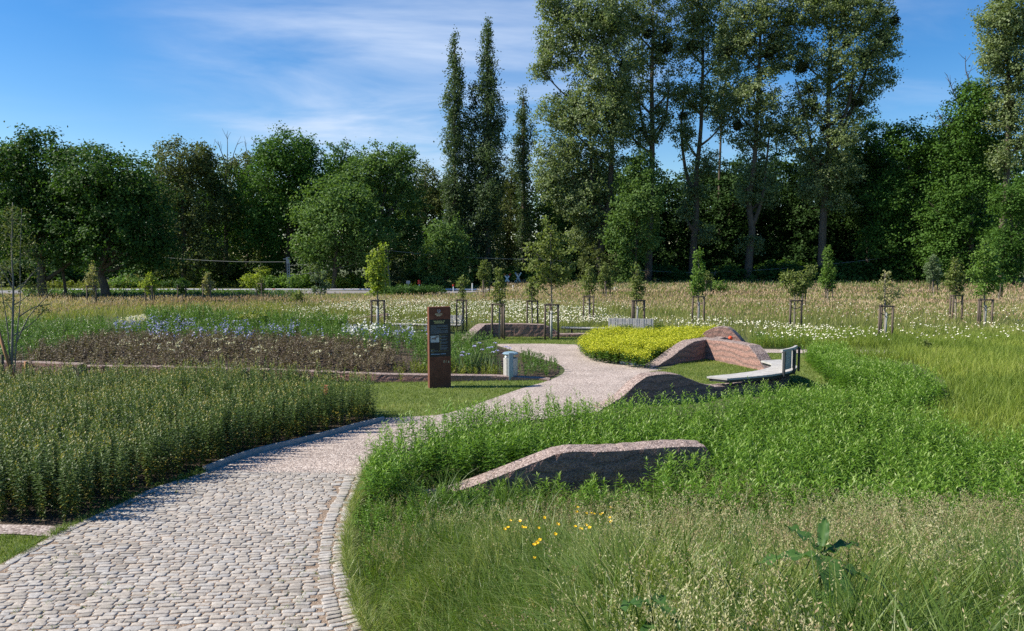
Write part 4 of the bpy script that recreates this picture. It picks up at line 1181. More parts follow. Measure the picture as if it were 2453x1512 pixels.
# low bushes along the wood's foot
def bush(name, px, y, ytop, w, mat, label, group=None, leaf=.2, dens=1.0):
    g = 610 + CAMZ * FPX / y
    hgt = g - ytop
    return tree(name, y, [(px, g), (px, g - hgt * .3), (px + 2, g - hgt * .6)], [(px, g - hgt * .5, w * .55, hgt * .48), (px - w * .35, g - hgt * .38, w * .4, hgt * .4), (px + w * .35, g - hgt * .40, w * .42, hgt * .4)], mat, label, "bush", leaf=leaf, clump=.32, r=.06, dens=dens, group=group, twigs=2)
gb = "bushes along the far road"
for i, (px, y, t, w, mt, lb) in enumerate([(300, 82, 665, 55, "fresh", "green roadside bush right of the bent dark trunk"), (345, 83, 668, 40, "grey", "greyish roadside bush left of the yellow green sapling"), (425, 82, 668, 55, "dark", "dark rounded roadside bush behind the dark sapling"), (318, 84, 655, 26, "pale", "pale cream leaved shrub behind the roadside bushes"),
    (608, 80, 655, 40, "lime", "yellow green roadside bush left of the lattice pole"), (632, 81, 640, 26, "lime", "taller yellowish shrub beside the lattice pole"), (655, 80, 660, 50, "fresh", "green roadside bush at the foot of the lattice pole"), (712, 80, 655, 50, "fresh", "green roadside bush right of the lattice pole"), (745, 81, 640, 28, "fresh", "upright olive shrub right of the lattice pole"), (765, 82, 630, 40, "grey", "tall grey green shrub behind the roadside bushes"), (820, 80, 652, 50, "lime", "rounded yellow green bush left of the yellow green young tree"), (870, 80, 648, 50, "fresh", "bright green bush just behind the yellow green young tree"), (935, 80, 625, 46, "olive", "dull green bush at the foot of the double wooden pole"), (990, 86, 650, 40, "dark", "dark bush above the red topped marker post")]):
    bush("roadside_bush", px, y, t, w, mt, lb, gb)
gu = "low bushes at the foot of the wood"
pb = bush("wood_edge_bush", 1140, 90, 640, 60, "dark", "dark low bush at the foot of the wood", gu, leaf=.26)
for px, y, s in [(1010, 92, 1.0), (1190, 88, .9), (1260, 92, 1.1), (1330, 90, 1.2), (1600, 92, 1.2), (1640, 88, .9), (1720, 93, 1.2), (1760, 90, 1.0), (1850, 90, 1.3), (1900, 92, 1.5), (1960, 90, 1.3), (2030, 90, 1.4), (2090, 88, 1.4), (2150, 89, 1.1), (2215, 88, 1.2), (2280, 86, 1.3), (500, 90, 1.3), (560, 91, 1.5), (380, 88, 1.6), (200, 88, 1.5), (60, 86, 1.6), (-30, 86, 1.6)]:
    p = UY(px, 680, y)
    copy_tree(pb, (p[0], p[1], 0), rng.random() * 6.28, (s * 1.2, s * 1.2, s))
bush("hedge_bush", 1430, 80, 590, 62, "olive", "tall olive green shrub in front of the leaning poplar trunk", None, leaf=.24)
bush("hedge_bush", 1000, 70, 684, 90, "dark", "dark flat topped hedge bush at the end of the bright strip", None, leaf=.16)
bush("hedge_bush", 935, 70, 688, 60, "dark", "dark flat hedge bush left of the red topped marker", None, leaf=.16)
bush("hedge_bush", 1708, 66, 672, 40, "fresh", "low fresh green bush right of the pale crooked poplar's sapling", None, leaf=.16)
# deep wood behind everything: one far mass
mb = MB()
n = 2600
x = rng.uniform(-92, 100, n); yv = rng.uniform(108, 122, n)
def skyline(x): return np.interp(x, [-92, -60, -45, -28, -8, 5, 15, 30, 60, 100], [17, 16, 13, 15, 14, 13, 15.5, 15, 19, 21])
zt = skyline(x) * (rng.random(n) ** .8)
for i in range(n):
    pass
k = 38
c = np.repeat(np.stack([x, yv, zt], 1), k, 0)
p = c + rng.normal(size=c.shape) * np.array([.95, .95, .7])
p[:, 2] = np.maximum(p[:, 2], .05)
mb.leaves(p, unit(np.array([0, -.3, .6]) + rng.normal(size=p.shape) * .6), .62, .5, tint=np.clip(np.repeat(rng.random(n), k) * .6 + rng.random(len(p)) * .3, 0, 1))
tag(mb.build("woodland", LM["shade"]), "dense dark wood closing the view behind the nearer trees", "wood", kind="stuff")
# ------------------------------------------------------------------ staked young trees
def support_proto():
    o = empty("tree_support", (0, 0, 0), 0)
    pts = [(.34 * math.cos(R(a)), .34 * math.sin(R(a))) for a in (-150, -30, 90)]
    for (x, y) in pts:
        m = MB(); m.tube([(x * 1.06, y * 1.06, -.15), (x, y, 1.50)], .052, 9); m.build("post", M["stake"], o, smooth=True)
    for i in range(3):
        a, b = np.array(pts[i]), np.array(pts[(i + 1) % 3])
        d = (b - a) / np.linalg.norm(b - a); c = (a + b) / 2 ; c = c + c / np.linalg.norm(c) * .0
        if i == 1: continue
        m = MB(); m.box((c[0], c[1], 1.525 + .004 * i), (np.linalg.norm(b - a) + .12,   .09, .065), math.atan2(d[1], d[0]), bev=.008); m.build("rail", M["stake"], o)
    for i in (0, 1):
        a = np.array([*pts[i], 1.24]); b = np.array([0.03, .0, 1.14 - .04 * i])
        m = MB(); m.tube([a, b], .018, 5); m.build("strap", M["steel_dark"], o)
    return o
SP = support_proto()
SUP = []
def place_support(px, ytop, label, rz=0.0, s=1.0, y=None):
    y = y or FPX * (CAMZ - 1.53) / (ytop - 610) * .985
    p = UY(px, ytop, y)
    loc = (p[0], p[1], float(hm(p[0], p[1])))
    if not SUP:
        o = SP; o.location = loc; o.rotation_euler = (0, 0, rz); o.scale = (s, s, 1); o["label"] = label
    else:
        o = copy_tree(SP, loc, rz, (s, s, 1), label)
    tag(o, label, "tree support", "wooden three post supports of the young trees")
    SUP.append(o)
    return y
def young(px, ytop_frame, ytop, halfw, mat, tl, sl, rz=0.0, low=None, y=None, dens=1.0, shape="oval", s=1.0, leaf=.11, pale_trunk=True, lobes=None):
    y = place_support(px, ytop_frame, sl, rz, s, y)
    g = 610 + CAMZ * FPX / y
    low = low or ytop_frame - 2
    hgt = low - ytop
    if lobes is None:
        lobes = []
        n = 7
        for i in range(n):
            t = (i + .5) / n
            prof = {"oval": math.sin(math.pi * (t * .8 + .14)), "cone": .25 + .85 * (1 - t) if t > .15 else .7, "column": .55 + .45 * math.sin(math.pi * t), "vase": .45 + .6 * t if t < .85 else .6}[shape]
            w = halfw * prof
            for sd in (-1, 1):
                lobes.append((px + sd * w * rng.uniform(.25, .62), low - hgt * t + rng.normal(0, hgt * .03), w * rng.uniform(.38, .62), hgt / n * rng.uniform(.6, 1.0)))
        lobes.append((px + rng.normal(0, 1), ytop + hgt * .06, halfw * .14, hgt * .07))
    tree("young_tree", y, [(px, g), (px + rng.normal(0, .6), ytop_frame), (px + rng.normal(0, 1), (low + ytop) / 2), (px, ytop + hgt * .08)], lobes, mat, tl, "young tree", leaf=leaf, clump=.14, dens=.75 * dens, r=.045, lr=.016, bark="bark_young", twigs=2, group="young trees staked in the meadow", depth=.9, lper=9)
    return y
young(1320.5, 722, 525, 60, "sapling", "largest young tree in the middle, wide open oval crown above the lawn strip", "tall brown support standing on the lawn strip in front of the reddish wall", R(4), low=695, y=32.3, leaf=.13, dens=.75, s=.95,
      lobes=[(1318, 545, 14, 22), (1300, 575, 24, 18), (1335, 572, 24, 20), (1285, 605, 28, 16), (1345, 605, 30, 16), (1315, 600, 30, 22), (1280, 635, 26, 16), (1362, 630, 16, 14), (1340, 645, 34, 20), (1305, 655, 30, 22), (1335, 675, 26, 14), (1295, 685, 16, 10), (1268, 590, 10, 10), (1305, 530, 8, 12), (1350, 668, 26, 10)])
young(905, 718, 582, 30, "lime", "slender yellow green young tree behind the blue flowers", "brown support of the slender yellow green tree behind the blue flowers", R(10), low=705, leaf=.13, lobes=[(918, 588, 8, 10), (906, 605, 16, 12), (902, 625, 20, 14), (908, 640, 22, 14), (896, 655, 22, 14), (915, 665, 20, 14), (905, 682, 22, 12), (900, 697, 14, 9)])
young(1107, 717, 665, 15, "sapling", "small thin young tree above the rusty sign", "support in the daisies just above the rusty sign", R(-8), dens=.7, s=.8, shape="vase")
young(1162, 686, 622, 18, "sapling", "young tree with loose foliage further back between sign and crossing crosses", "pale topped far support left of the crossing crosses", R(35), y=60, s=.95)
young(1196, 727, 645, 17, "sapling", "dense dark bottomed narrow young tree left of the largest one", "support standing in daisies above the reddish wall's left end", R(-20), shape="cone", s=.92, dens=1.2)
young(1275, 719, 668, 14, "sapling", "small young tree close behind the largest young tree's left side", "small support close left of the tall lawn strip support", R(2), dens=.8, s=.82)
young(1411, 709, 640, 17, "sapling", "leafy young tree right of the largest one, before the olive shrub", "support in the tan grass right of the tall lawn strip support", R(-14), dens=.9, s=.86)
young(1452, 694, 632, 19, "sapling", "greener far young tree beside the leaning poplar trunk", "far support at the foot of the leaning poplar", R(40), y=58, s=.95)
young(1526, 718, 640, 20, "sapling", "cone shaped young tree directly above the grey bench back", "dark sturdy support directly above the grey bench back", R(14), s=1.0, shape="cone")
young(1673, 709, 605, 24, "fresh", "tall pointed young tree in front of the thin forked poplar", "support in front of the thin forked poplar", R(-12), s=.95, shape="cone")
young(1693, 690, 650, 16, "sapling", "far small young tree half hidden by the tall pointed one", "far support half hidden behind the tall pointed young tree", R(30), y=61)
young(1903, 718, 650, 38, "sapling", "wide bushy multi headed young tree in the tan grass", "light topped support under the wide bushy young tree", R(8), s=.95, low=715, lobes=[(1890, 660, 16, 12), (1915, 665, 22, 12), (1940, 655, 12, 16), (1900, 680, 26, 12), (1930, 685, 16, 12), (1905, 700, 16, 10), (1880, 672, 10, 12), (1945, 640, 6, 8)])
young(1921, 711, 670, 14, "sapling", "small young tree hidden behind the wide bushy one", "support partly behind the light topped one", R(50), y=49, s=.8, dens=.6)
young(1984, 702, 592, 24, "fresh", "dark green pointed young tree against the dark wood", "small pale support of the dark green pointed tree", R(-6), y=52, s=.8, shape="cone", dens=1.2, low=698)
young(2120, 731, 648, 22, "pale", "sparse pale brownish young tree with stray side shoots", "weathered support standing nearest on the right, under the pale brownish tree", R(-4), dens=.55, s=.9, lobes=[(2122, 658, 9, 12), (2115, 685, 14, 12), (2130, 680, 14, 12), (2110, 705, 14, 10), (2135, 702, 14, 10), (2122, 720, 16, 8), (2155, 705, 12, 4)])
young(2236, 681, 612, 22, "grey", "grey green young tree far back at the wood's dark edge", "farthest grey support near the wood's dark edge on the right", R(20), y=62, s=.9)
young(2289, 707, 622, 24, "sapling", "young tree with light lower leaves, second from the right edge", "white topped support left of the tall right hand support", R(12), s=.95)
young(2358, 716, 572, 34, "fresh", "tall leafy young tree at the right edge of the meadow", "tall support with a pale trunk at the right edge of the meadow", R(-10), s=1.02, low=713, lobes=[(2360, 585, 10, 16), (2350, 610, 20, 16), (2375, 615, 20, 16), (2340, 640, 22, 16), (2372, 645, 26, 18), (2355, 660, 26, 16), (2385, 670, 20, 14), (2360, 685, 22, 14), (2350, 702, 14, 9)])
young(2392, 700, 672, 12, "sapling", "little young tree peeping out right of the tall leafy one", "support peeping out right of the tall right hand support", R(44), y=54, s=.9, dens=.6)
young(222, 709, 636, 16, "pale", "pale thin young tree left of the bent dark trunk", "white topped support beside the bent dark trunk", R(8), y=50, s=.95, dens=.7)
young(361, 707, 655, 17, "lime", "bright yellow green young tree right of the bent dark trunk", "dark support under the bright yellow green young tree", R(-16), y=49, s=.9)
young(436, 704, 668, 16, "dark", "dark leaved young tree in front of the bright strip", "dark thin support under the dark leaved young tree", R(22), y=51, s=.85)
young(497, 705, 655, 13, "pale", "pale yellowish narrow young tree in front of the bright strip", "support under the pale yellowish narrow tree", R(3), y=51, s=.85)
young(625, 703, 668, 13, "sapling", "small olive young tree near the lattice pole", "small support near the lattice pole", R(-30), y=53, s=.8, dens=.7)
# whitewashed lower stems are shown on some of the nearer trees
for o in [q for q in COL.objects if q.name.startswith("young_tree") and q.location.y < 47 and q.get("label", "").split()[0] in ("largest", "sparse", "tall", "slender", "cone")]:
    m = MB(); h = 1.25
    m.tube([(0, 0, .0), (0, 0, h)], [.056, .050], 9); m.build("trunk_wrap", M["whitewash"], o, smooth=True)

# shrubs without stakes
def stems_shrub(name, px, y, ytop, w, mat, label, n=6, leaf=.1, dens=.6, bark="bark_young", r=.03, lr=.012):
    g = 610 + CAMZ * FPX / y
    L_ = [(px + rng.uniform(-.8, .8) * w, ytop + (g - ytop) * rng.uniform(.08, .55), w * .32, (g - ytop) * .13) for _ in range(n)]
    return tree(name, y, [(px, g), (px - 2, g - (g - ytop) * .4), (px - 4, ytop + 6)], L_, mat, label, "shrub", leaf=leaf, clump=.14, dens=dens, r=r, lr=lr, bark=bark, lper=8, extra=[[(px, g - 2), (px + w * .3, (g + ytop) / 2), (px + w * .6, ytop + 8)], [(px, g - 2), (px - w * .35, (g + ytop) / 2), (px - w * .8, ytop + 14)]])
stems_shrub("young_shrub", 712, 47, 690, 26, "sapling", "thin several stemmed shrub in the daisies below the lattice pole", 8, dens=.45)
stems_shrub("young_shrub", 769, 55, 652, 22, "grey", "grey green vase shaped shrub in the tan grass right of the lattice pole", 9, .13, .8)
stems_shrub("sapling", 2224, 27.5, 812, 12, "sapling", "single small sapling in the green grass behind the right end of the path", 6, .08, .6, r=.012, lr=.006)
# nearly bare multi stemmed tree at the left edge
yT = 21.4
g = 610 + CAMZ * FPX / yT
bt = tree("bare_tree", yT, [(28, g), (30, 800), (32, 700), (28, 600), (30, 485)], [(20, 560, 30, 40), (60, 600, 30, 30), (90, 640, 24, 20), (10, 640, 30, 30), (75, 690, 30, 16), (110, 740, 18, 10), (40, 520, 20, 25), (10, 720, 20, 20)], "olive",
     "nearly bare several stemmed tree with few brown leaves at the left edge", leaf=.06, clump=.18, dens=.22, r=.040, lr=.020, bark="bark_pale", twigs=5, lper=4,
     extra=[[(34, g), (40, 820), (50, 720), (48, 620), (54, 500)], [(26, g), (18, 800), (8, 700), (-10, 600)], [(36, 830), (70, 760), (110, 715), (128, 690)], [(44, 760), (85, 735), (120, 730)], [(44, 700), (75, 660), (95, 640)], [(30, 690), (8, 650), (-12, 620)]])
g2 = U(30, g)[1]
m = MB(); a = UY(-12, 770, yT + .1); b = UY(24, 880, yT - .1); m.tube([a, b + (b - a) * .35], .045, 8)
tag(m.build("leaning_stake", M["stake_new"], smooth=True), "orange brown wooden stake leaning against the nearly bare tree", "stake")
for px, yt, lb in ((4, 850, "short greyish brown stake left of the nearly bare tree's stems"), (62, 866, "short reddish stake right of the nearly bare tree's stems")):
    a = UY(px, yt, yT + .3)
    m = MB(); m.tube([(a[0], a[1], -.1), (a[0], a[1], a[2])], .05, 8); tag(m.build("short_stake", M["stake_new" if px > 50 else "stake"], smooth=True), lb, "stake")

# ------------------------------------------------------------------ leafy perennials
PLANT = {
 "aster": leaf_mat("leaves_dark_aster", [(0, (.34, .27, .04)), (.10, (.12, .14, .022)), (.35, (.058, .10, .024)), (.7, (.11, .165, .046)), (.9, (.195, .225, .062)), (1, (.33, .28, .09))], .48, .25, spec=.3),
 "willow": leaf_mat("leaves_bright_green", [(0, (.065, .095, .014)), (.2, (.060, .135, .014)), (.6, (.125, .235, .025)), (.9, (.195, .31, .048)), (1, (.28, .37, .11))], .42, .34, spec=.35),
 "brown": leaf_mat("leaves_bronze", G((.06, .036, .026), (.115, .085, .055), (.19, .175, .105)), .55, .2),
 "green": leaf_mat("leaves_mid_green", G((.042, .095, .016), (.08, .155, .026), (.14, .225, .05)), .42, .3),
 "yellow": leaf_mat("leaves_yellow_green", G((.08, .11, .015), (.15, .19, .025), (.24, .25, .04)), .5, .3),
 "mantle": leaf_mat("flowers_yellow_green", G((.16, .20, .014), (.44, .46, .025), (.62, .60, .06)), .6, .3),
 "blue": leaf_mat("flowers_blue", G((.14, .16, .32), (.24, .26, .46), (.40, .42, .60)), .6, .3, tboost=(1, 1, 1)),
 "cream": leaf_mat("flowers_cream", G((.42, .42, .22), (.62, .60, .34), (.74, .72, .5)), .6, .3, tboost=(1, 1, 1)),
 "white": leaf_mat("flowers_white", G((.55, .56, .48), (.70, .71, .64), (.78, .79, .74)), .6, .25, tboost=(1, 1, 1)),
 "iris": leaf_mat("flowers_pale_violet", G((.28, .28, .52), (.42, .42, .66), (.6, .6, .8)), .6, .3, tboost=(1, 1, 1)),
 "gold": leaf_mat("flowers_buttercup", G((.72, .42, .005), (.85, .54, .01), (.9, .62, .02)), .3, .2, tboost=(1, 1, 1), spec=.5),
 "coral": leaf_mat("flowers_coral", G((.55, .16, .07), (.65, .25, .14), (.7, .4, .28)), .6, .2, tboost=(1, 1, 1)),
 "grass": leaf_mat("grass_blades", [(0, (.05, .095, .014)), (.3, (.10, .165, .028)), (.65, (.19, .25, .065)), (1, (.36, .36, .155))], .45, .32, spec=.4),
 "meadow": leaf_mat("meadow_blades", [(0, (.11, .14, .03)), (.4, (.19, .22, .06)), (.75, (.28, .285, .10)), (1, (.42, .36, .19))], .55, .32),
 "meadow_green": leaf_mat("green_meadow_blades", [(0, (.11, .17, .025)), (.4, (.20, .265, .042)), (.75, (.29, .335, .07)), (1, (.42, .38, .15))], .55, .35),
 "lawn": leaf_mat("lawn_blades", [(0, (.085, .135, .02)), (.5, (.165, .22, .042)), (.85, (.28, .285, .08)), (1, (.44, .36, .18))], .55, .3),
 "straw": leaf_mat("seed_heads", [(0, (.27, .17, .115)), (.4, (.42, .295, .20)), (.75, (.52, .41, .285)), (1, (.62, .54, .39))], .7, .25),
 "panicle": leaf_mat("grass_panicles", [(0, (.27, .175, .125)), (.35, (.34, .28, .16)), (.7, (.36, .36, .19)), (1, (.54, .50, .32))], .7, .3),
 "dock": leaf_mat("dock_leaves", G((.032, .085, .02), (.058, .13, .03), (.11, .19, .05)), .45, .3, spec=.35),
}
def perennials(mb, P, h, K, leafL, leafW, t0=.15, elev=(.2, 1.0), spread=.0, lean=.08, tipshort=.55, droop=.15, fold=.16, stem_mb=None, bare_yellow=False, tint_mode="h", stemw=.007, rosette=0.0):
    n = len(P)
    if n == 0: return
    z = hm(P[:, 0], P[:, 1])
    base = np.stack([P[:, 0], P[:, 1], z], 1)
    h = np.broadcast_to(h, (n,)) if np.ndim(h) else np.full(n, h)
    az = rng.random(n) * 6.28; ln = rng.random(n) * lean
    kk = np.arange(K)
    t = t0 + (1 - t0) * (kk[None] + rng.random((n, K))) / K
    lx = (np.cos(az) * ln * h)[:, None] * t ** 1.5; ly = (np.sin(az) * ln * h)[:, None] * t ** 1.5
    p = np.stack([base[:, 0:1] + lx, base[:, 1:2] + ly, base[:, 2:3] + h[:, None] * t], -1).reshape(-1, 3)
    a = (kk[None] * 2.4 + az[:, None] + rng.normal(0, .35, (n, K))).ravel()
    e = (elev[0] + (elev[1] - elev[0]) * t ** 2 + rng.normal(0, .18, (n, K))).ravel()
    d = np.stack([np.cos(a) * np.cos(e), np.sin(a) * np.cos(e), np.sin(e)], 1)
    nr = np.stack([-np.cos(a) * np.sin(e), -np.sin(a) * np.sin(e), np.cos(e)], 1) + rng.normal(0, .22, (n * K, 3))
    s = (1 - (1 - tipshort) * t ** 3) * np.minimum(1, .55 + 2.0 * (t - t0)) * rng.uniform(.75, 1.2, (n, K))
    pt = rng.random(n)[:, None]
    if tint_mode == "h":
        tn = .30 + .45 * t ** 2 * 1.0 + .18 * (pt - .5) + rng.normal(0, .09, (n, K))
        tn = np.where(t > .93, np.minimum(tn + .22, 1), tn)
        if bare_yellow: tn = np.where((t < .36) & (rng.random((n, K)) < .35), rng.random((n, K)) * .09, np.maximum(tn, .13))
    else:
        tn = .15 + .5 * pt + .35 * rng.random((n, K))
    mb.leaves(p, nr, leafL * s.ravel(), leafW * s.ravel(), tang=d, tint=np.clip(tn, 0, 1).ravel(), fold=fold, droop=droop)
    # stems as thin ribbons, two crossed
    sm = stem_mb or mb
    for r90 in (0, 1.57):
        top = base + np.stack([np.cos(az) * ln * h, np.sin(az) * ln * h, h * .98], 1)
        o = np.stack([np.cos(az + r90), np.sin(az + r90), 0 * az], 1) * stemw * .5
        V = np.stack([base - o, base + o, top + o * .5, top - o * .5], 1)
        F = np.arange(n * 4).reshape(n, 4)
        sm.add(V.reshape(-1, 3), F, np.repeat(.15 + .3 * rng.random(n), 4))

FEET_ALL = [np.asarray(q) for q in FEET]
STE = [np.array([[sb[0] - .4, sb[1] - .25], [sb[0] + .45, sb[1] - .1], [sb[0] + .4, sb[1] + .5], [sb[0] - .4, sb[1] + .4]])]
# A: dark tall bed on the left
BED_A = np.concatenate([P2((-260, 1251), (0, 1251), (140, 1257), (190, 1246), (262, 1211), (364, 1166), (488, 1125), (604, 1083), (752, 1047), (855, 1018), (908, 1002), (885, 990)), P2((800, 976), (650, 962), (400, 945), (-260, 940))])
sheet("bed_soil", np.concatenate([P2((-300, 1254), (0, 1254), (130, 1258), (180, 1262), (268, 1212), (368, 1166), (490, 1126)), P2((600, 1087), (750, 1050), (860, 1021), (918, 1006), (880, 985), (400, 935), (-300, 930))]), -.010, M["soil"])
P = scatter(BED_A, 66)
hh = .68 + .26 * vnoise(P[:, 0], P[:, 1], 5, 1.3) + .20 * vnoise(P[:, 0], P[:, 1], 6, .5) + rng.normal(0, .11, len(P))
hh *= 1 - .20 * sstep(13, 17, P[:, 1]) * sstep(-7, -9.5, P[:, 0])
mb = MB(); perennials(mb, P, hh, 56, .080, .033, t0=.04, elev=(-.25, 1.0), lean=.26, bare_yellow=True, droop=.12)
tag(mb.build("aster_bed", PLANT["aster"]), "dense bed of tall dark green leafy stems left of the cobbled path", "flower bed", kind="stuff")
# low weeds along the bed's foot
P = scatter(np.concatenate([P2((200, 1250), (490, 1136), (480, 1118), (220, 1215))]), 20)
mb = MB(); perennials(mb, P, .10, 7, .10, .035, t0=.0, elev=(.1, .7), lean=.3, tint_mode="r")
tag(mb.build("bed_edge_weeds", PLANT["green"]), "low broad leaved weeds at the foot of the dark bed", "weeds", kind="stuff")
# B: bright green willow leaved bed on the right
BED_B = np.concatenate([P2((872, 1222), (880, 1160), (905, 1110)), P2((1000, 1085), (1110, 1050), (1240, 1036), (1420, 1036), (1500, 1038), (1600, 1030), (1700, 1018), (1800, 1002), (1880, 982), (1950, 980), (2010, 990)), P2((2120, 1020), (2230, 1050), (2310, 1110), (2470, 1120), (2560, 1130), (2560, 1400), (2300, 1390), (1900, 1350), (1650, 1290), (1420, 1262), (1250, 1245), (1100, 1235), (1000, 1225))])
P = scatter(BED_B, 60, FEET_ALL)
dd = P[:, 1]
keep = rng.random(len(P)) < np.clip((dd - 8.0) / 1.2, 0.12, 1)
P = P[keep]
front_wall = (P[:, 0] > -1.6) & (P[:, 0] < 2.1) & (P[:, 1] < 11.25)
keep = ~front_wall | (rng.random(len(P)) < .30)
P = P[keep]; front_wall = front_wall[keep]
hh = .48 + .26 * vnoise(P[:, 0], P[:, 1], 8, 1.3) + .20 * vnoise(P[:, 0], P[:, 1], 9, .45) + rng.normal(0, .085, len(P))
hh = np.where(front_wall, hh * .42, hh)
hh *= np.where(P[:, 0] > xe(P[:, 1]) + .5, 1, .85)
mb = MB(); perennials(mb, P, hh, 32, .145, .031, t0=.06, elev=(-.05, .95), lean=.42, droop=.18, fold=.14)
tag(mb.build("willow_leaved_bed", PLANT["willow"]), "wide bed of bright green narrow leaved perennials around the wavy wall", "flower bed", kind="stuff")
BED_B2 = P2((1925, 870), (1948, 858), (2025, 862), (2042, 897), (2140, 906), (2235, 945), (2272, 975), (2180, 1012), (2080, 985), (2000, 950), (1968, 905))
P = scatter(BED_B2, 58)
hh = .55 + .2 * vnoise(P[:, 0], P[:, 1], 8, 1.1) + rng.normal(0, .05, len(P))
mb = MB(); perennials(mb, P, hh, 32, .15, .034, t0=.06, elev=(-.05, .95), lean=.42, droop=.18, fold=.14)
tag(mb.build("willow_leaved_bed", PLANT["willow"]), "separate bright green narrow leaved bed behind the curved bench", "flower bed", kind="stuff")
# C: mixed bed behind the low wall; soil then patches
BED_C = np.concatenate([P2((-200, 895), (60, 893), (190, 893), (480, 903), (750, 911), (900, 915), (1080, 914), (1240, 906), (1318, 905)), P2((1338, 893), (1340, 876), (1300, 864), (1250, 848), (1195, 832), (1130, 822), (930, 800), (540, 770), (330, 765), (-200, 795))])
sheet("bed_soil", BED_C, -.010, M["soil"])
def patch(name, px_pts, z, dens, h, K, Lf, Wf, mat, label, cat="flower bed", hv=.15, **kw):
    poly = P2(*px_pts, z=z)
    P = scatter(poly, dens, FEET_ALL)
    P = P[rng.random(len(P)) < .35 + .65 * vnoise(P[:, 0], P[:, 1], 17, .9) * 1.5]
    hh = h * (1 - hv + 2 * hv * vnoise(P[:, 0], P[:, 1], 21, 1.2)) * rng.normal(1, .07, len(P))
    mb = MB(); perennials(mb, P, hh, K, Lf, Wf, tint_mode="r", stemw=.012, **kw)
    return tag(mb.build(name, PLANT[mat]), label, cat, kind="stuff")
patch("bronze_bed", ((30, 900), (200, 900), (480, 908), (900, 918), (990, 905), (930, 850), (800, 832), (560, 822), (250, 822), (90, 850)), 0, 15, .58, 30, .14, .06, "brown", "brownish bronze leaved plants behind the low kerb wall", t0=.1, elev=(-.2, .9), lean=.5)
patch("green_bed", ((-220, 880), (60, 880), (140, 850), (260, 815), (250, 785), (60, 785), (-220, 800)), 0, 14, .62, 26, .16, .06, "green", "fresh green plants at the left end of the mixed bed", t0=.08, elev=(-.1, 1), lean=.4)
patch("green_bed", ((225, 815), (560, 822), (830, 833), (980, 858), (1010, 900), (1100, 905), (1190, 880), (1190, 835), (1120, 822), (930, 805), (560, 788), (260, 790)), 0, 13, .58, 26, .16, .05, "green", "mid green plants around the rusty sign and behind the bronze leaved ones", t0=.06, elev=(0, 1), lean=.4)
patch("green_bed", ((340, 775), (545, 772), (545, 790), (360, 796)), 0, 15, .85, 30, .20, .07, "green", "taller bright green hump of plants at the bed's back, left of centre", t0=.06, elev=(0, 1), lean=.4)
patch("green_bed", ((545, 776), (830, 783), (830, 800), (545, 795)), 0, 14, .72, 28, .20, .07, "green", "second green hump of plants at the bed's back, towards the wedge wall", t0=.06, elev=(0, 1), lean=.4)
patch("yellow_green_bed", ((930, 918), (1010, 917), (1080, 914), (1240, 907), (1238, 893), (1120, 885), (1060, 880), (960, 885)), 0, 26, .30, 18, .13, .034, "yellow", "low yellow green plants right behind the kerb wall near the sign", t0=.05, elev=(.3, 1.2), lean=.5)
patch("yellow_green_bed", ((1245, 905), (1318, 903), (1334, 892), (1335, 878), (1300, 866), (1250, 855), (1240, 870)), 0, 26, .34, 18, .13, .034, "green", "low green plants right of the litter bin at the bed's tip", t0=.05, elev=(.3, 1.2), lean=.5)
# flower colours in the mixed bed
def flower_stuff(name, px_pts, zmid, dens, zr, size, mat, label, elong=1.6, per=5):
    P = scatter(P2(*px_pts, z=zmid), dens)
    P = P[rng.random(len(P)) < np.clip(2.2 * vnoise(P[:, 0], P[:, 1], 31, .8) - .35, .03, 1)]
    c = np.repeat(np.stack([P[:, 0], P[:, 1], zmid + rng.uniform(-zr, zr, len(P))], 1), per, 0)
    c = c + rng.normal(size=c.shape) * np.array([size * .7, size * .7, size * elong])
    mb = MB(); mb.leaves(c, unit(np.array([-.3, -.3, .7]) + rng.normal(size=c.shape) * .7), size * rng.uniform(.7, 1.3, len(c)), size * .8, tint=rng.random(len(c)))
    return tag(mb.build(name, PLANT[mat]), label, "flowers", kind="stuff")
flower_stuff("blue_flowers", ((255, 770), (400, 762), (560, 772), (760, 778), (920, 790), (1100, 800), (930, 806), (600, 800), (420, 802), (270, 785)), .68, 4.5, .10, .075, "blue", "band of pale blue flower spikes across the mixed bed", 1.8, 7)
flower_stuff("cream_flowers", ((282, 770), (300, 762), (345, 757), (360, 764), (320, 771)), .50, 60, .06, .08, "cream", "cream coloured flower clump left of the green hump", .6, 6)
flower_stuff("white_flowers", ((815, 780), (880, 778), (990, 786), (990, 797), (880, 794), (815, 792)), .62, 9, .12, .09, "white", "scattered white flower heads in front of the wedge wall", .7, 6)
flower_stuff("yellow_flowers", ((548, 757), (600, 752), (640, 754), (600, 762)), .75, 40, .05, .09, "yellow", "small yellow green flower patch behind the two green humps", .6, 6)
flower_stuff("pale_umbels", ((250, 800), (900, 810), (960, 840), (900, 850), (300, 840)), .64, 2.2, .05, .05, "cream", "thin pale flower heads among the bronze leaves", .25, 8)
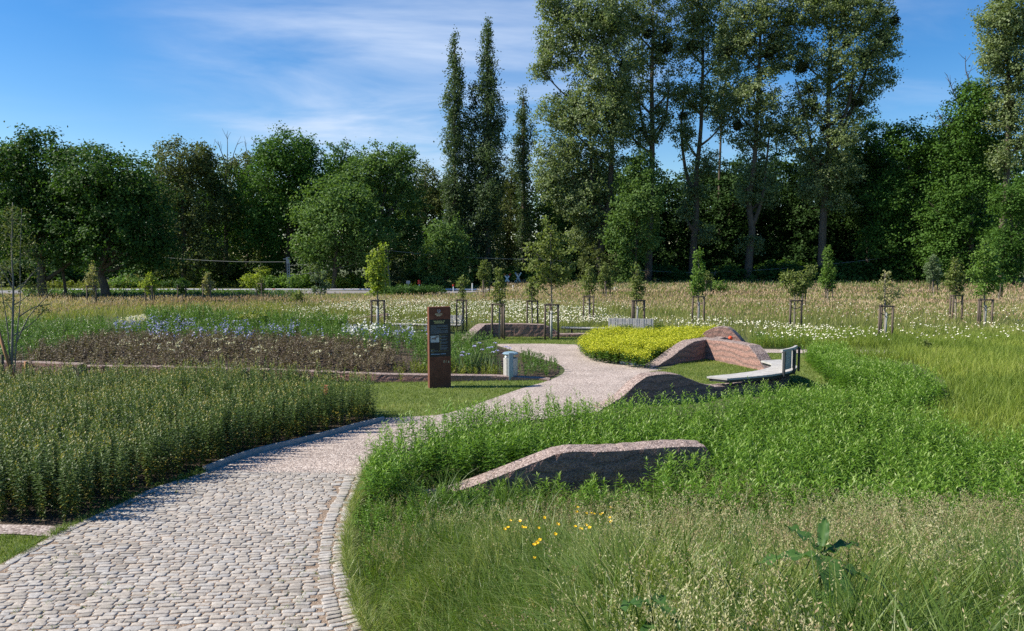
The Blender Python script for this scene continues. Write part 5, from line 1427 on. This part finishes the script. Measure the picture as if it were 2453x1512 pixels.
# D: lady's mantle
BED_D = P2((1390, 850), (1418, 866), (1460, 872), (1520, 882), (1552, 884), (1600, 872), (1650, 842), (1690, 826), (1720, 815), (1680, 812), (1500, 812), (1420, 820), (1392, 838))
P = scatter(BED_D, 75, FEET_ALL)
mb, mf = MB(), MB()
z = .18 + .30 * np.abs(vnoise(P[:, 0], P[:, 1], 41, .55) - .1) ** .6 + .10 * vnoise(P[:, 0], P[:, 1], 42, 1.5)
perennials(mb, P, z * .95, 9, .11, .10, t0=.2, elev=(0, .6), lean=.9, tint_mode="r")
c = np.repeat(np.stack([P[:, 0], P[:, 1], z + .05], 1), 30, 0)
c = c + rng.normal(size=c.shape) * np.array([.09, .09, .08]); c[:, 2] = np.maximum(c[:, 2], .05)
mf.leaves(c, unit(np.array([0, 0, .6]) + rng.normal(size=c.shape) * .7), .045 * rng.uniform(.6, 1.4, len(c)), .036, tint=rng.random(len(c)))
lm_ = mb.build("lady_mantle_leaves", PLANT["green"])
tag(lm_, "round green leaves under the yellow green flowers beside the angled wall", "plants", kind="stuff")
tag(mf.build("lady_mantle_flowers", PLANT["mantle"]), "mound of bright yellow green flowers beside the angled earth wall", "flowers", kind="stuff")
q = U(1503, 872)
m = MB(); m.box((q[0], q[1], .02), (.55, .10, .12), R(-38), bev=.015); tag(m.build("kerb_stone", M["white"]), "short pale kerb stone at the foot of the yellow green mound", "kerb stone")
# small plants along the wall foot
patch("wall_foot_plants", ((1800, 838), (1945, 838), (1950, 822), (1800, 815)), 0, 20, .5, 22, .14, .03, "green", "green plants behind the right end of the angled wall", t0=.06, elev=(.2, 1.1), lean=.4)
# irises
ib = U(1150, 892)
ir = empty("iris_clump", (ib[0], ib[1], 0), 0, "sword leaved iris clump with pale violet flowers between sign and litter bin", "plant")
mb = MB(); n = 150
pp = np.stack([rng.normal(0, .55, n), rng.normal(.3, .5, n), np.zeros(n)], 1)
mb.blades(pp, rng.uniform(.4, .75, n), .03, rng.uniform(.05, .35, n), tint=rng.random(n)); mb.build("leaves", LM["grey"], ir)
for i in range(16):
    x, y_, zf = rng.normal(-.2 + .1 * i * .5, .5), rng.normal(.4, .6), rng.uniform(.55, .82)
    mb = MB(); mb.tube([(x, y_, 0), (x + .02, y_, zf)], .008, 4)
    a = np.arange(9) * .7
    d = np.stack([np.cos(a), np.sin(a), np.where(np.arange(9) % 3 == 0, 1.0, -.15)], 1)
    mb2 = MB(); mb2.leaves(np.tile(np.array([x + .02, y_, zf]), (9, 1)), unit(np.stack([d[:, 0], d[:, 1], np.ones(9)], 1)), .085, .06, tang=d, tint=rng.random(9), fold=.2, droop=.3)
    f_ = mb2.build("flower", PLANT["iris"], ir); s_ = mb.build("stem", STEM, f_)
# coral flower spike in the dark bed
q = U(779, 928, .95)
m = MB(); n = 46; zz_ = rng.random(n) * .22; a = rng.random(n) * 6.28
fs = empty("flower_spike", (q[0], q[1], 0), 0, "single coral orange flower spike standing in the dark bed", "flower")
m.leaves(np.stack([.012 * np.cos(a) + .1 * zz_, .012 * np.sin(a), .78 + zz_], 1), np.stack([np.cos(a), np.sin(a), .4 + 0 * a], 1), .045, .03, tang=np.stack([np.cos(a), np.sin(a), .5 + 0 * a], 1), tint=rng.random(n)); m.build("flower", PLANT["coral"], fs)
m = MB(); m.tube([(0, 0, 0), (0, 0, .78), (.02, 0, 1.0)], .007, 5); m.build("stem", STEM, fs)

# ------------------------------------------------------------------ grass
# near slope
def LOWF(P): return 1 - .62 * sstep(8.2, 9.8, P[:, 1]) * (1 - sstep(1.8, 3.2, P[:, 0]))
GN = np.array([[-1.7, 3.0], [-1.5, 2.0], [-1.0, .9], [4.2, .9], [9.5, 8.0], [10.5, 11.0], [7.0, 10.8], [3.4, 10.8], [1.0, 10.9], [-1.3, 11.6], [-2.2, 13.0], [-2.6, 13.2], [-2.3, 10.4], [-2.25, 9.7], [-2.05, 8.8], [-1.75, 7.4]])
P = scatter(GN, 2600, FEET_ALL)
off = P[:, 0] - xe(P[:, 1])
P = P[off > .03]; off = off[off > .03]
ang = np.abs(P[:, 0]) / (P[:, 1] + .01)
P, off = P[ang < .95], off[ang < .95]
kf = rng.random(len(P)) < np.clip(1.25 - P[:, 1] / 14, .3, 1)
P, off = P[kf], off[kf]
z = hm(P[:, 0], P[:, 1]) - .01
hh = (.30 + .30 * vnoise(P[:, 0], P[:, 1], 51, .7)) * rng.uniform(.5, 1.25, len(P)) * np.clip(.42 + off / 1.4, .42, 1) * LOWF(P)
tn = np.clip(.12 + .5 * vnoise(P[:, 0], P[:, 1], 55, .9) + rng.normal(0, .22, len(P)) + .25 * np.exp(-off * 5), 0, 1)
mb = MB(); mb.blades(np.stack([P[:, 0], P[:, 1], z], 1), hh, rng.uniform(.0035, .0085, len(P)), rng.uniform(.15, 1.25, len(P)), tint=tn, az=6.28 * vnoise(P[:, 0], P[:, 1], 57, .45) + rng.normal(0, 1.0, len(P)))
tag(mb.build("tall_grass", PLANT["grass"]), "tall wild grass on the slope right of the cobbled path", "grass", kind="stuff")
print("near blades", len(P))
# flowering culms with panicles
P = scatter(GN, 210, FEET_ALL)
off = P[:, 0] - xe(P[:, 1]); k = (off > .25) & (np.abs(P[:, 0]) < .95 * P[:, 1]) & (P[:, 1] > 1.6)
k &= rng.random(len(P)) < np.clip(.05 + 1.9 * (vnoise(P[:, 0], P[:, 1], 61, .8) - .30), .05, 1)
P, off = P[k], off[k]; n = len(P)
z = hm(P[:, 0], P[:, 1])
hh = (.50 + .25 * vnoise(P[:, 0], P[:, 1], 63, 1.0)) * rng.uniform(.75, 1.2, n) * np.clip(.5 + off / 1.2, .5, 1) * LOWF(P)
az = rng.random(n) * 6.28; lean = rng.uniform(.08, .6, n)
mb = MB(); mb.blades(np.stack([P[:, 0], P[:, 1], z], 1), hh, .0032, lean, tint=.5 + .5 * rng.random(n), az=az)
tag(mb.build("grass_stalks", PLANT["grass"]), "thin flowering stalks standing above the wild grass", "grass", kind="stuff")
kk = 22
t = rng.random((n, kk))
typ = rng.random(n)[:, None]                       # narrow spikes or open panicles
ln_ = np.where(typ < .25, .16, .12) * rng.uniform(.7, 1.3, (n, 1))
s = 1 - t * ln_ / hh[:, None]
bx = (lean * hh)[:, None] * s ** 2
wv = np.where(typ < .4, .004, .026) * np.sin(np.pi * np.clip(t * .85 + .12, 0, 1))
px_ = P[:, 0:1] + np.cos(az)[:, None] * bx + rng.normal(size=(n, kk)) * wv
py_ = P[:, 1:2] + np.sin(az)[:, None] * bx + rng.normal(size=(n, kk)) * wv
pz_ = z[:, None] + hh[:, None] * (s - .45 * lean[:, None] * s ** 2 * np.minimum(lean, 1)[:, None]) + rng.normal(size=(n, kk)) * wv * .4
c = np.stack([px_, py_, pz_], -1).reshape(-1, 3)
td = np.stack([np.cos(az)[:, None] * lean[:, None] + rng.normal(size=(n, kk)) * .5, np.sin(az)[:, None] * lean[:, None] + rng.normal(size=(n, kk)) * .5, 1 - lean[:, None] + rng.normal(size=(n, kk)) * .3], -1).reshape(-1, 3)
tn = np.clip(np.repeat(.15 + .7 * vnoise(P[:, 0], P[:, 1], 66, .7) + rng.normal(0, .15, n), kk) + rng.normal(0, .1, n * kk), 0, 1)
mb = MB(); mb.leaves(c, unit(rng.normal(size=c.shape)), 0.0145 * rng.uniform(.7, 1.5, len(c)), .0058, tang=td, tint=tn)
tag(mb.build("grass_seed_heads", PLANT["panicle"]), "beige and pinkish seed heads of the wild grass", "grass", kind="stuff")
print("culms", n)
# small broad leaves mixed in
P = scatter(GN, 16, FEET_ALL); off = P[:, 0] - xe(P[:, 1]); P = P[(off > .15) & (np.abs(P[:, 0]) < .9 * P[:, 1])]
mb = MB(); perennials(mb, P, .22 + .12 * rng.random(len(P)), 14, .055, .018, t0=.1, elev=(.1, .9), lean=.4, tint_mode="r")
tag(mb.build("meadow_herbs", PLANT["willow"]), "small leafy herbs among the wild grass", "plants", kind="stuff")
P = scatter(P2((838, 1290), (850, 1240), (1020, 1222), (1250, 1216), (1300, 1250), (1100, 1300), (900, 1330)), 75)
P = P[P[:, 0] > xe(P[:, 1]) + .05]
mb = MB(); perennials(mb, P, .24 + .10 * rng.random(len(P)), 18, .05, .022, t0=.1, elev=(.1, .9), lean=.3, tint_mode="r")
tag(mb.build("low_herbs", PLANT["willow"]), "low bright herbs in front of the wavy wall by the path", "plants", kind="stuff")
# broad bladed darker tufts
T = scatter(GN, 2.6, FEET_ALL); off = T[:, 0] - xe(T[:, 1]); T = T[(off > .5) & (np.abs(T[:, 0]) < .9 * T[:, 1]) & (T[:, 1] > 2)]
P = np.repeat(T, 34, 0) + rng.normal(0, .06, (len(T) * 34, 2)); n = len(P)
mb = MB(); mb.blades(np.stack([P[:, 0], P[:, 1], hm(P[:, 0], P[:, 1])], 1), rng.uniform(.35, .75, n), rng.uniform(.008, .014, n), rng.uniform(.2, 1.1, n), tint=np.clip(rng.random(n) * .35, 0, 1))
tag(mb.build("grass_tufts", PLANT["grass"]), "darker broad bladed tufts in the wild grass", "grass", kind="stuff")
# grass creeping along the paved edges
e = np.stack([xe(np.linspace(5.5, 13.4, 900)), np.linspace(5.5, 13.4, 900)], 1)
P = np.repeat(e, 14, 0) + np.stack([rng.normal(.0, .035, 12600), rng.normal(0, .02, 12600)], 1)
P = P[rng.random(len(P)) < np.clip(1.5 * vnoise(P[:, 0], P[:, 1], 77, .35) - .1, 0, 1)]; n = len(P)
mb = MB(); mb.blades(np.stack([P[:, 0], P[:, 1], 0 * P[:, 0]], 1), rng.uniform(.05, .26, n), rng.uniform(.004, .007, n), rng.uniform(.2, 1.3, n), tint=np.clip(.3 + .7 * rng.random(n), 0, 1))
e2 = np.concatenate([a + (b - a) * np.linspace(0, 1, 60)[:, None] for a, b in zip(COB_LEFT[4:-1], COB_LEFT[5:])])
P = np.repeat(e2, 5, 0) + rng.normal(0, .05, (len(e2) * 5, 2)); P = P[rng.random(len(P)) < vnoise(P[:, 0], P[:, 1], 78, .3)]; n = len(P)
mb.blades(np.stack([P[:, 0], P[:, 1], 0 * P[:, 0] + .005], 1), rng.uniform(.03, .12, n), rng.uniform(.004, .007, n), rng.uniform(.2, 1.3, n), tint=rng.random(n) * .7)
P = scatter(COB, 26); P = P[vnoise(P[:, 0], P[:, 1], 79, .6) > .72]; P = np.repeat(P, 9, 0) + rng.normal(0, .022, (len(P) * 9, 2)); n = len(P)
mb.blades(np.stack([P[:, 0], P[:, 1], 0 * P[:, 0] + .008], 1), rng.uniform(.015, .05, n), rng.uniform(.004, .006, n), rng.uniform(.3, 1.3, n), tint=rng.random(n))
tag(mb.build("edge_tufts", PLANT["grass"]), "grass and weeds creeping over the edges and joints of the cobbled path", "grass", kind="stuff")
# loose grit where the cobbles meet the gravel and along the gravel's rim
a_, b_ = U(491, 1131)[:2], U(881, 1138)[:2]
P = a_ + (b_ - a_) * rng.random((2600, 1)) + np.stack([rng.normal(0, .1, 2600), rng.normal(-.02, .16, 2600)], 1)
P = np.concatenate([P, scatter(GRAVEL, 120), scatter(COB, 60)])
P = P[(P[:, 1] < 21)]; n = len(P)
s = rng.uniform(.004, .011, n) * np.where(rng.random(n) < .1, 1.7, 1)
oc_ = np.array([[1, 0, 0], [0, 1, 0], [-1, 0, 0], [0, -1, 0], [0, 0, .75]])
V = oc_[None] * s[:, None, None] * rng.uniform(.7, 1.3, (n, 5, 1)) + np.stack([P[:, 0], P[:, 1], np.where(in_poly(P, COB), .016, -.003)], 1)[:, None]
bb_ = (np.arange(n) * 5)[:, None, None]
F = (np.array([[0, 1, 4], [1, 2, 4], [2, 3, 4], [3, 0, 4]])[None] + bb_).reshape(-1, 3)
mb = MB(); mb.add(V.reshape(-1, 3), [F], np.repeat(rng.random(n), 5))
tag(mb.build("loose_grit", M["stone"]), "loose grit scattered on the gravel and the cobbles", "gravel", kind="stuff")
# lawns
def lawn_blades(poly, dens, h, w, name, label, excl=()):
    P = scatter(poly, dens, list(excl) + FEET_ALL)
    n = len(P)
    mb = MB(); mb.blades(np.stack([P[:, 0], P[:, 1], np.full(n, -.013)], 1), h * rng.uniform(.5, 1.3, n), w, rng.uniform(.1, .9, n), tint=np.clip(.1 + .55 * vnoise(P[:, 0], P[:, 1], 71, .6) + rng.normal(0, .2, n), 0, 1))
    tag(mb.build(name, PLANT["lawn"]), label, "grass", kind="stuff")
lawn_blades(LAWN1, 900, .055, .009, "lawn_grass", "short lawn grass around the rusty sign", STE)
lawn_blades(LAWN2, 1100, .05, .009, "lawn_grass", "short lawn grass inside the ring of walls by the curved bench")
lawn_blades(LAWN3, 420, .06, .014, "lawn_grass", "short lawn strip at the foot of the reddish wall")
lawn_blades(LAWN4, 420, .06, .012, "lawn_grass", "mown grass around the back of the curved bench")
lawn_blades(LAWN5, 3000, .05, .006, "lawn_grass", "dry lawn corner left of the cobbled path")
# mid distance meadow on the right
GM = P2((1790, 834), (1880, 800), (2600, 800), (2600, 1180), (2460, 1130), (2310, 1100), (2240, 1045), (2170, 1012), (2275, 975), (2262, 915), (2190, 872), (2050, 860), (1935, 850))
PATHX = P2((1690, 833), (2140, 836), (2150, 849), (1690, 847))
P = scatter(GM, 330, [PATHX]); n = len(P)
z = hm(P[:, 0], P[:, 1])
hh = (.34 + .22 * vnoise(P[:, 0], P[:, 1], 81, 1.6)) * rng.uniform(.6, 1.2, n)
tn = np.clip(.12 + .55 * vnoise(P[:, 0], P[:, 1], 83, 2.2) + rng.normal(0, .17, n), 0, 1)
mb = MB(); mb.blades(np.stack([P[:, 0], P[:, 1], z], 1), hh, rng.uniform(.009, .016, n), rng.uniform(.1, .7, n), tint=tn)
tag(mb.build("meadow_grass", PLANT["meadow_green"]), "yellowish green meadow grass to the right of the beds", "grass", kind="stuff")
print("mid blades", n)
# wide far meadow
def wedge(n, y0, y1, pw=.0):
    u = rng.random(n); y = np.sqrt(y0 ** 2 + u * (y1 ** 2 - y0 ** 2)); x = rng.uniform(-.74, .74, n) * (y + 2)
    return np.stack([x, y], 1)
PLZ = [np.concatenate([P2((1180, 824), (1400, 826), (1690, 828), (1690, 806), (1170, 806))]), BED_C, BED_D]
P = np.concatenate([wedge(60000, 31, 52), wedge(70000, 52, 95)])
road_z = (P[:, 1] > 69.5) & (P[:, 1] < 77.5) & (P[:, 0] < -.5)
k = ~road_z
for e in PLZ: k &= ~in_poly(P, e)
k &= ~((P[:, 0] > -3) & (P[:, 0] < 9) & (P[:, 1] < 34.6))
k &= ~((P[:, 0] >= 9) & (P[:, 1] < 31.5)) & ~((P[:, 0] < -3) & (P[:, 0] > -9) & (P[:, 1] < 36))
P = P[k]; n = len(P); z = hm(P[:, 0], P[:, 1])
far = sstep(40, 70, P[:, 1])
hh = (.38 + .22 * vnoise(P[:, 0], P[:, 1], 91, 3)) * rng.uniform(.7, 1.2, n) * np.where((P[:, 0] < -2) & (P[:, 1] > 57), .35, 1)
tn = np.clip(.2 + .5 * vnoise(P[:, 0], P[:, 1], 93, 4) + rng.normal(0, .2, n), 0, 1)
mb = MB(); mb.blades(np.stack([P[:, 0], P[:, 1], z], 1), hh, .018 + .03 * far, rng.uniform(.1, .6, n), tint=tn)
tag(mb.build("meadow_grass", PLANT["meadow"]), "long grass of the wide meadow below the wood", "grass", kind="stuff")
# tan seed heads over the meadow
P = np.concatenate([wedge(46000, 31, 52), wedge(62000, 50, 92)])
k = ~((P[:, 1] > 69.5) & (P[:, 1] < 79) & (P[:, 0] < -.5))
for e in PLZ: k &= ~in_poly(P, e)
k &= ~((P[:, 0] > -9) & (P[:, 0] < 9) & (P[:, 1] < 36))
dz = np.clip(sstep(43, 52, P[:, 1] + 8 * (vnoise(P[:, 0], P[:, 1], 95, 9) - .5)), .06, 1)
dz = np.where((P[:, 0] < -16) & (P[:, 1] > 36), np.maximum(dz, .9), dz)
dz = np.where((P[:, 0] > 10) & (P[:, 1] > 37.5), np.maximum(dz, .55), dz)
dz *= np.where(P[:, 1] > 78, .35, 1)
dz *= np.where((P[:, 0] < -3) & (P[:, 1] > 57), .0, 1)
k &= rng.random(len(P)) < dz
P = P[k]; n = len(P); z = hm(P[:, 0], P[:, 1]) + (.44 + .22 * vnoise(P[:, 0], P[:, 1], 91, 3)) * rng.uniform(.75, 1.15, n)
far = sstep(40, 70, P[:, 1])
td = np.stack([rng.normal(0, .35, n), rng.normal(0, .35, n), np.ones(n)], 1)
mb = MB(); mb.leaves(np.stack([P[:, 0], P[:, 1], z], 1), unit(rng.normal(size=(n, 3))), (.15 + .07 * far) * rng.uniform(.6, 1.3, n), .03 + .03 * far, tang=td, tint=np.clip(.15 + .5 * vnoise(P[:, 0], P[:, 1], 97, 5) + rng.normal(0, .2, n), 0, 1))
tag(mb.build("dry_grass_heads", PLANT["straw"]), "tan and reddish seed heads over the far meadow", "grass", kind="stuff")
print("far", n)
# creeping green along the road, left
P = scatter(P2((60, 727), (300, 729), (700, 722), (720, 712), (400, 708), (60, 708)), 7)
hh = .42 + .25 * rng.random(len(P))
mb = MB(); perennials(mb, P, hh, 26, .22, .16, t0=.05, elev=(0, 1), lean=.6, tint_mode="r", stemw=.02)
tag(mb.build("roadside_undergrowth", PLANT["green"]), "band of green undergrowth in front of the far road", "undergrowth", kind="stuff")
P = scatter(P2((100, 692), (1000, 691), (1000, 688), (100, 688)), 3)
mb = MB(); perennials(mb, P, .5 + .4 * rng.random(len(P)), 22, .26, .15, t0=.05, elev=(0, 1), lean=.6, tint_mode="r", stemw=.02)
tag(mb.build("roadside_undergrowth", PLANT["yellow"]), "yellowish green weeds just behind the far road", "undergrowth", kind="stuff")
P = np.stack([rng.uniform(6, 62, 7000), rng.uniform(66, 86, 7000)], 1)
mb = MB(); n = len(P); mb.blades(np.stack([P[:, 0], P[:, 1], 0 * P[:, 0]], 1), rng.uniform(.5, 1.1, n), .06, rng.uniform(.1, .5, n), tint=rng.random(n) * .6)
tag(mb.build("edge_grass", PLANT["grass"]), "lush green grass along the foot of the right hand wood", "grass", kind="stuff")
# ox-eye daisies
def daisies(px_pts, dens, label, size=.05, vn=1.0, seed=3):
    P = scatter(P2(*px_pts, z=.45), dens, FEET_ALL + [BED_D])
    P = P[~((P[:, 0] > -3) & (P[:, 0] < 7.5) & (P[:, 1] < 35.2))]
    P = P[rng.random(len(P)) < np.clip(.25 + vn * 1.8 * (vnoise(P[:, 0], P[:, 1], seed, 1.7) - .28), .06, 1)]
    n = len(P)
    c = np.stack([P[:, 0], P[:, 1], hm(P[:, 0], P[:, 1]) + .42 + .2 * rng.random(n)], 1)
    nr = unit(np.array([-.45, -.15, .8]) + rng.normal(size=(n, 3)) * .28)
    a = unit(np.cross(nr, np.array([.3, 1, .1]))); b = np.cross(nr, a)
    s = size * .5 * rng.uniform(.75, 1.25, n)[:, None]
    th = np.arange(8) * math.pi / 4
    V = np.stack([c + (a * math.cos(t) + b * math.sin(t)) * s * (1.0 if i % 2 == 0 else .86) for i, t in enumerate(th)], 1)
    mb = MB()
    mb.add(V.reshape(-1, 3), np.arange(n * 8).reshape(n, 8), np.repeat(rng.random(n), 8), 0)
    cc = c + nr * .006
    V = np.stack([cc + (a * math.cos(t) + b * math.sin(t)) * s * .30 for t in (0, 1.57, 3.14, 4.71)], 1)
    mb.add(V.reshape(-1, 3), np.arange(n * 4).reshape(n, 4), .5, 1)
    mb.blades(c - np.array([0, 0, .4]) , .4, .008, .05, tint=np.full(n, .4), mat=2)
    tag(mb.build("white_daisies", [PLANT["white"], PLANT["gold"], PLANT["meadow"]]), label, "flowers", kind="stuff")
    print("daisies", n)
daisies(((700, 748), (830, 728), (1000, 722), (1200, 724), (1440, 742), (1520, 768), (1460, 795), (1320, 800), (1150, 792), (1000, 782), (900, 775), (780, 768), (700, 765)), 38, "thick white drift of daisies in the middle of the meadow", .062)
daisies(((560, 742), (760, 725), (1000, 715), (1500, 728), (1560, 745), (1300, 728), (900, 728), (700, 752)), 9, "thinner scatter of daisies behind the thick drift", .062, seed=5)
daisies(((1440, 770), (1660, 762), (1850, 776), (2080, 792), (2100, 805), (1960, 815), (1850, 808), (1700, 792), (1600, 785)), 24, "white daisies to the right of the grey bench back", .062, seed=6)
daisies(((2000, 785), (2453, 770), (2500, 800), (2300, 815), (2080, 812)), 8, "loose daisies at the right side of the meadow", .06, seed=7)
daisies(((1800, 730), (2460, 740), (2460, 775), (1900, 765)), 3.0, "sparse far daisies among the tan grass on the right", .06, seed=8)

# ------------------------------------------------------------------ buttercups, dock
bc = empty("buttercup", (0, 0, 0), 0)
m = MB(); a = np.arange(5) * 2 * math.pi / 5
d = np.stack([np.cos(a), np.sin(a), np.full(5, .55)], 1)
m.leaves(np.tile([0, 0, .0], (5, 1)).astype(float), np.stack([-np.cos(a) * .5, -np.sin(a) * .5, np.ones(5)], 1), .0165, .0175, tang=d, tint=rng.random(5), fold=-.12)
m.build("flower", PLANT["gold"], bc)
m = MB(); m.tube([(0, 0, 0), (.008, .004, -.12), (-.01, .01, -.32)], .0016, 4); m.build("stem", PLANT["grass"], bc)
BC = [(1537, 656), (1530, 683), (1590, 693), (1622, 692), (1640, 698), (1677, 704), (1742, 655), (1747, 747), (1113, 741), (1098, 783), (1077, 793), (1190, 782), (1209, 785), (1290, 787), (1411, 764), (1395, 826), (1521, 778), (1588, 770), (1557, 795), (1611, 785), (1297, 862), (1279, 880), (1262, 893), (1263, 975), (1174, 742), (1328, 722), (1692, 694), (1740, 722)]
for i, (zx, zy) in enumerate(BC):
    p = UM((1200 + zx / 1.752) / 1.5006, (1450 + zy / 1.752) / 1.5006, .56)
    rz = rng.random() * 6.28; s = rng.uniform(.95, 1.35)
    if i == 0: o = bc; o.location = p; o.rotation_euler = (R(22), R(-18), rz); o.scale = (s, s, s)
    else:
        o = copy_tree(bc, p, rz, (s, s, s)); o.rotation_euler = (R(rng.uniform(5, 35)), R(rng.uniform(-30, 10)), rng.random() * .8)
    tag(o, "small yellow buttercup flower in the wild grass before the wavy wall", "flower", "buttercups in the wild grass")
def big_leaf(mb, base, d, L, W, droop, tint):
    d = unit(np.asarray(d, float)); up = np.array([0, 0, 1.0]); side = unit(np.cross(d, up)); n = 9
    V = []
    for i in range(n):
        t = i / (n - 1)
        c = base + d * L * t - up * droop * L * t * t
        w = W * (math.sin(math.pi * min(1, t * .9 + .1)) ** .7) * .5
        rp = .02 * math.sin(i * 2.3 + base[0] * 9)
        V += [c + side * w + up * (.18 * w + rp), c + side * w * .5 + up * .12 * w, c - up * .04 * W, c - side * w * .5 + up * .12 * w, c - side * w + up * (.18 * w - rp)]
    F = [(i * 5 + k, i * 5 + k + 1, i * 5 + 6 + k, i * 5 + 5 + k) for i in range(n - 1) for k in range(4)]
    tt = np.tile([tint, tint, min(1, tint + .45), tint, tint], n)
    mb.add(np.array(V), [np.array(F)], tt)
def dock(px, py, h, label, spec, s=1.0):
    p = UM(px, py, h)
    b = np.array([p[0], p[1], float(hm(p[0], p[1]))])
    o = empty("dock_plant", b, 0, label, "plant")
    m = MB(); m.tube([(0, 0, 0), (.02, 0, h * .6), (-.01, .02, h + .08 * s)], [.010, .008, .004], 6); m.build("stem", STEM, o, smooth=True)
    for (z, az, el, L, W, dr, tn) in spec:
        m = MB(); big_leaf(m, np.array([0.01, 0, z]), (math.cos(R(az)) * math.cos(R(el)), math.sin(R(az)) * math.cos(R(el)), math.sin(R(el))), L * s, W * s, dr, tn)
        m.build("leaf", PLANT["dock"], o, smooth=True)
dock(1962, 1345, .46, "large broad leaved dock plant in the grass, two big hanging leaves", [(.50, -80, -25, .30, .15, .55, .5), (.44, -20, 8, .24, .09, .35, .3), (.48, 170, 5, .34, .10, .3, .45), (.50, 20, 18, .26, .07, .25, .35), (.52, 130, 30, .24, .08, .2, .4), (.38, -50, -15, .26, .13, .4, .55), (.3, -110, -10, .26, .12, .45, .5), (.54, 60, 45, .18, .06, .1, .3)])
dock(1560, 1440, .40, "smaller dock rosette low in the shady grass", [(.40, -60, 10, .22, .08, .5, .3), (.36, 60, 20, .2, .07, .4, .2), (.38, 180, 15, .22, .08, .45, .25), (.30, -120, 0, .2, .08, .5, .3)], .8)
dock(1280, 1475, .26, "dark broad leaves at the bottom of the grass near the path", [(.26, -70, 15, .18, .07, .5, .2), (.24, 30, 25, .16, .06, .4, .2), (.25, 150, 20, .18, .07, .4, .15)], .8)
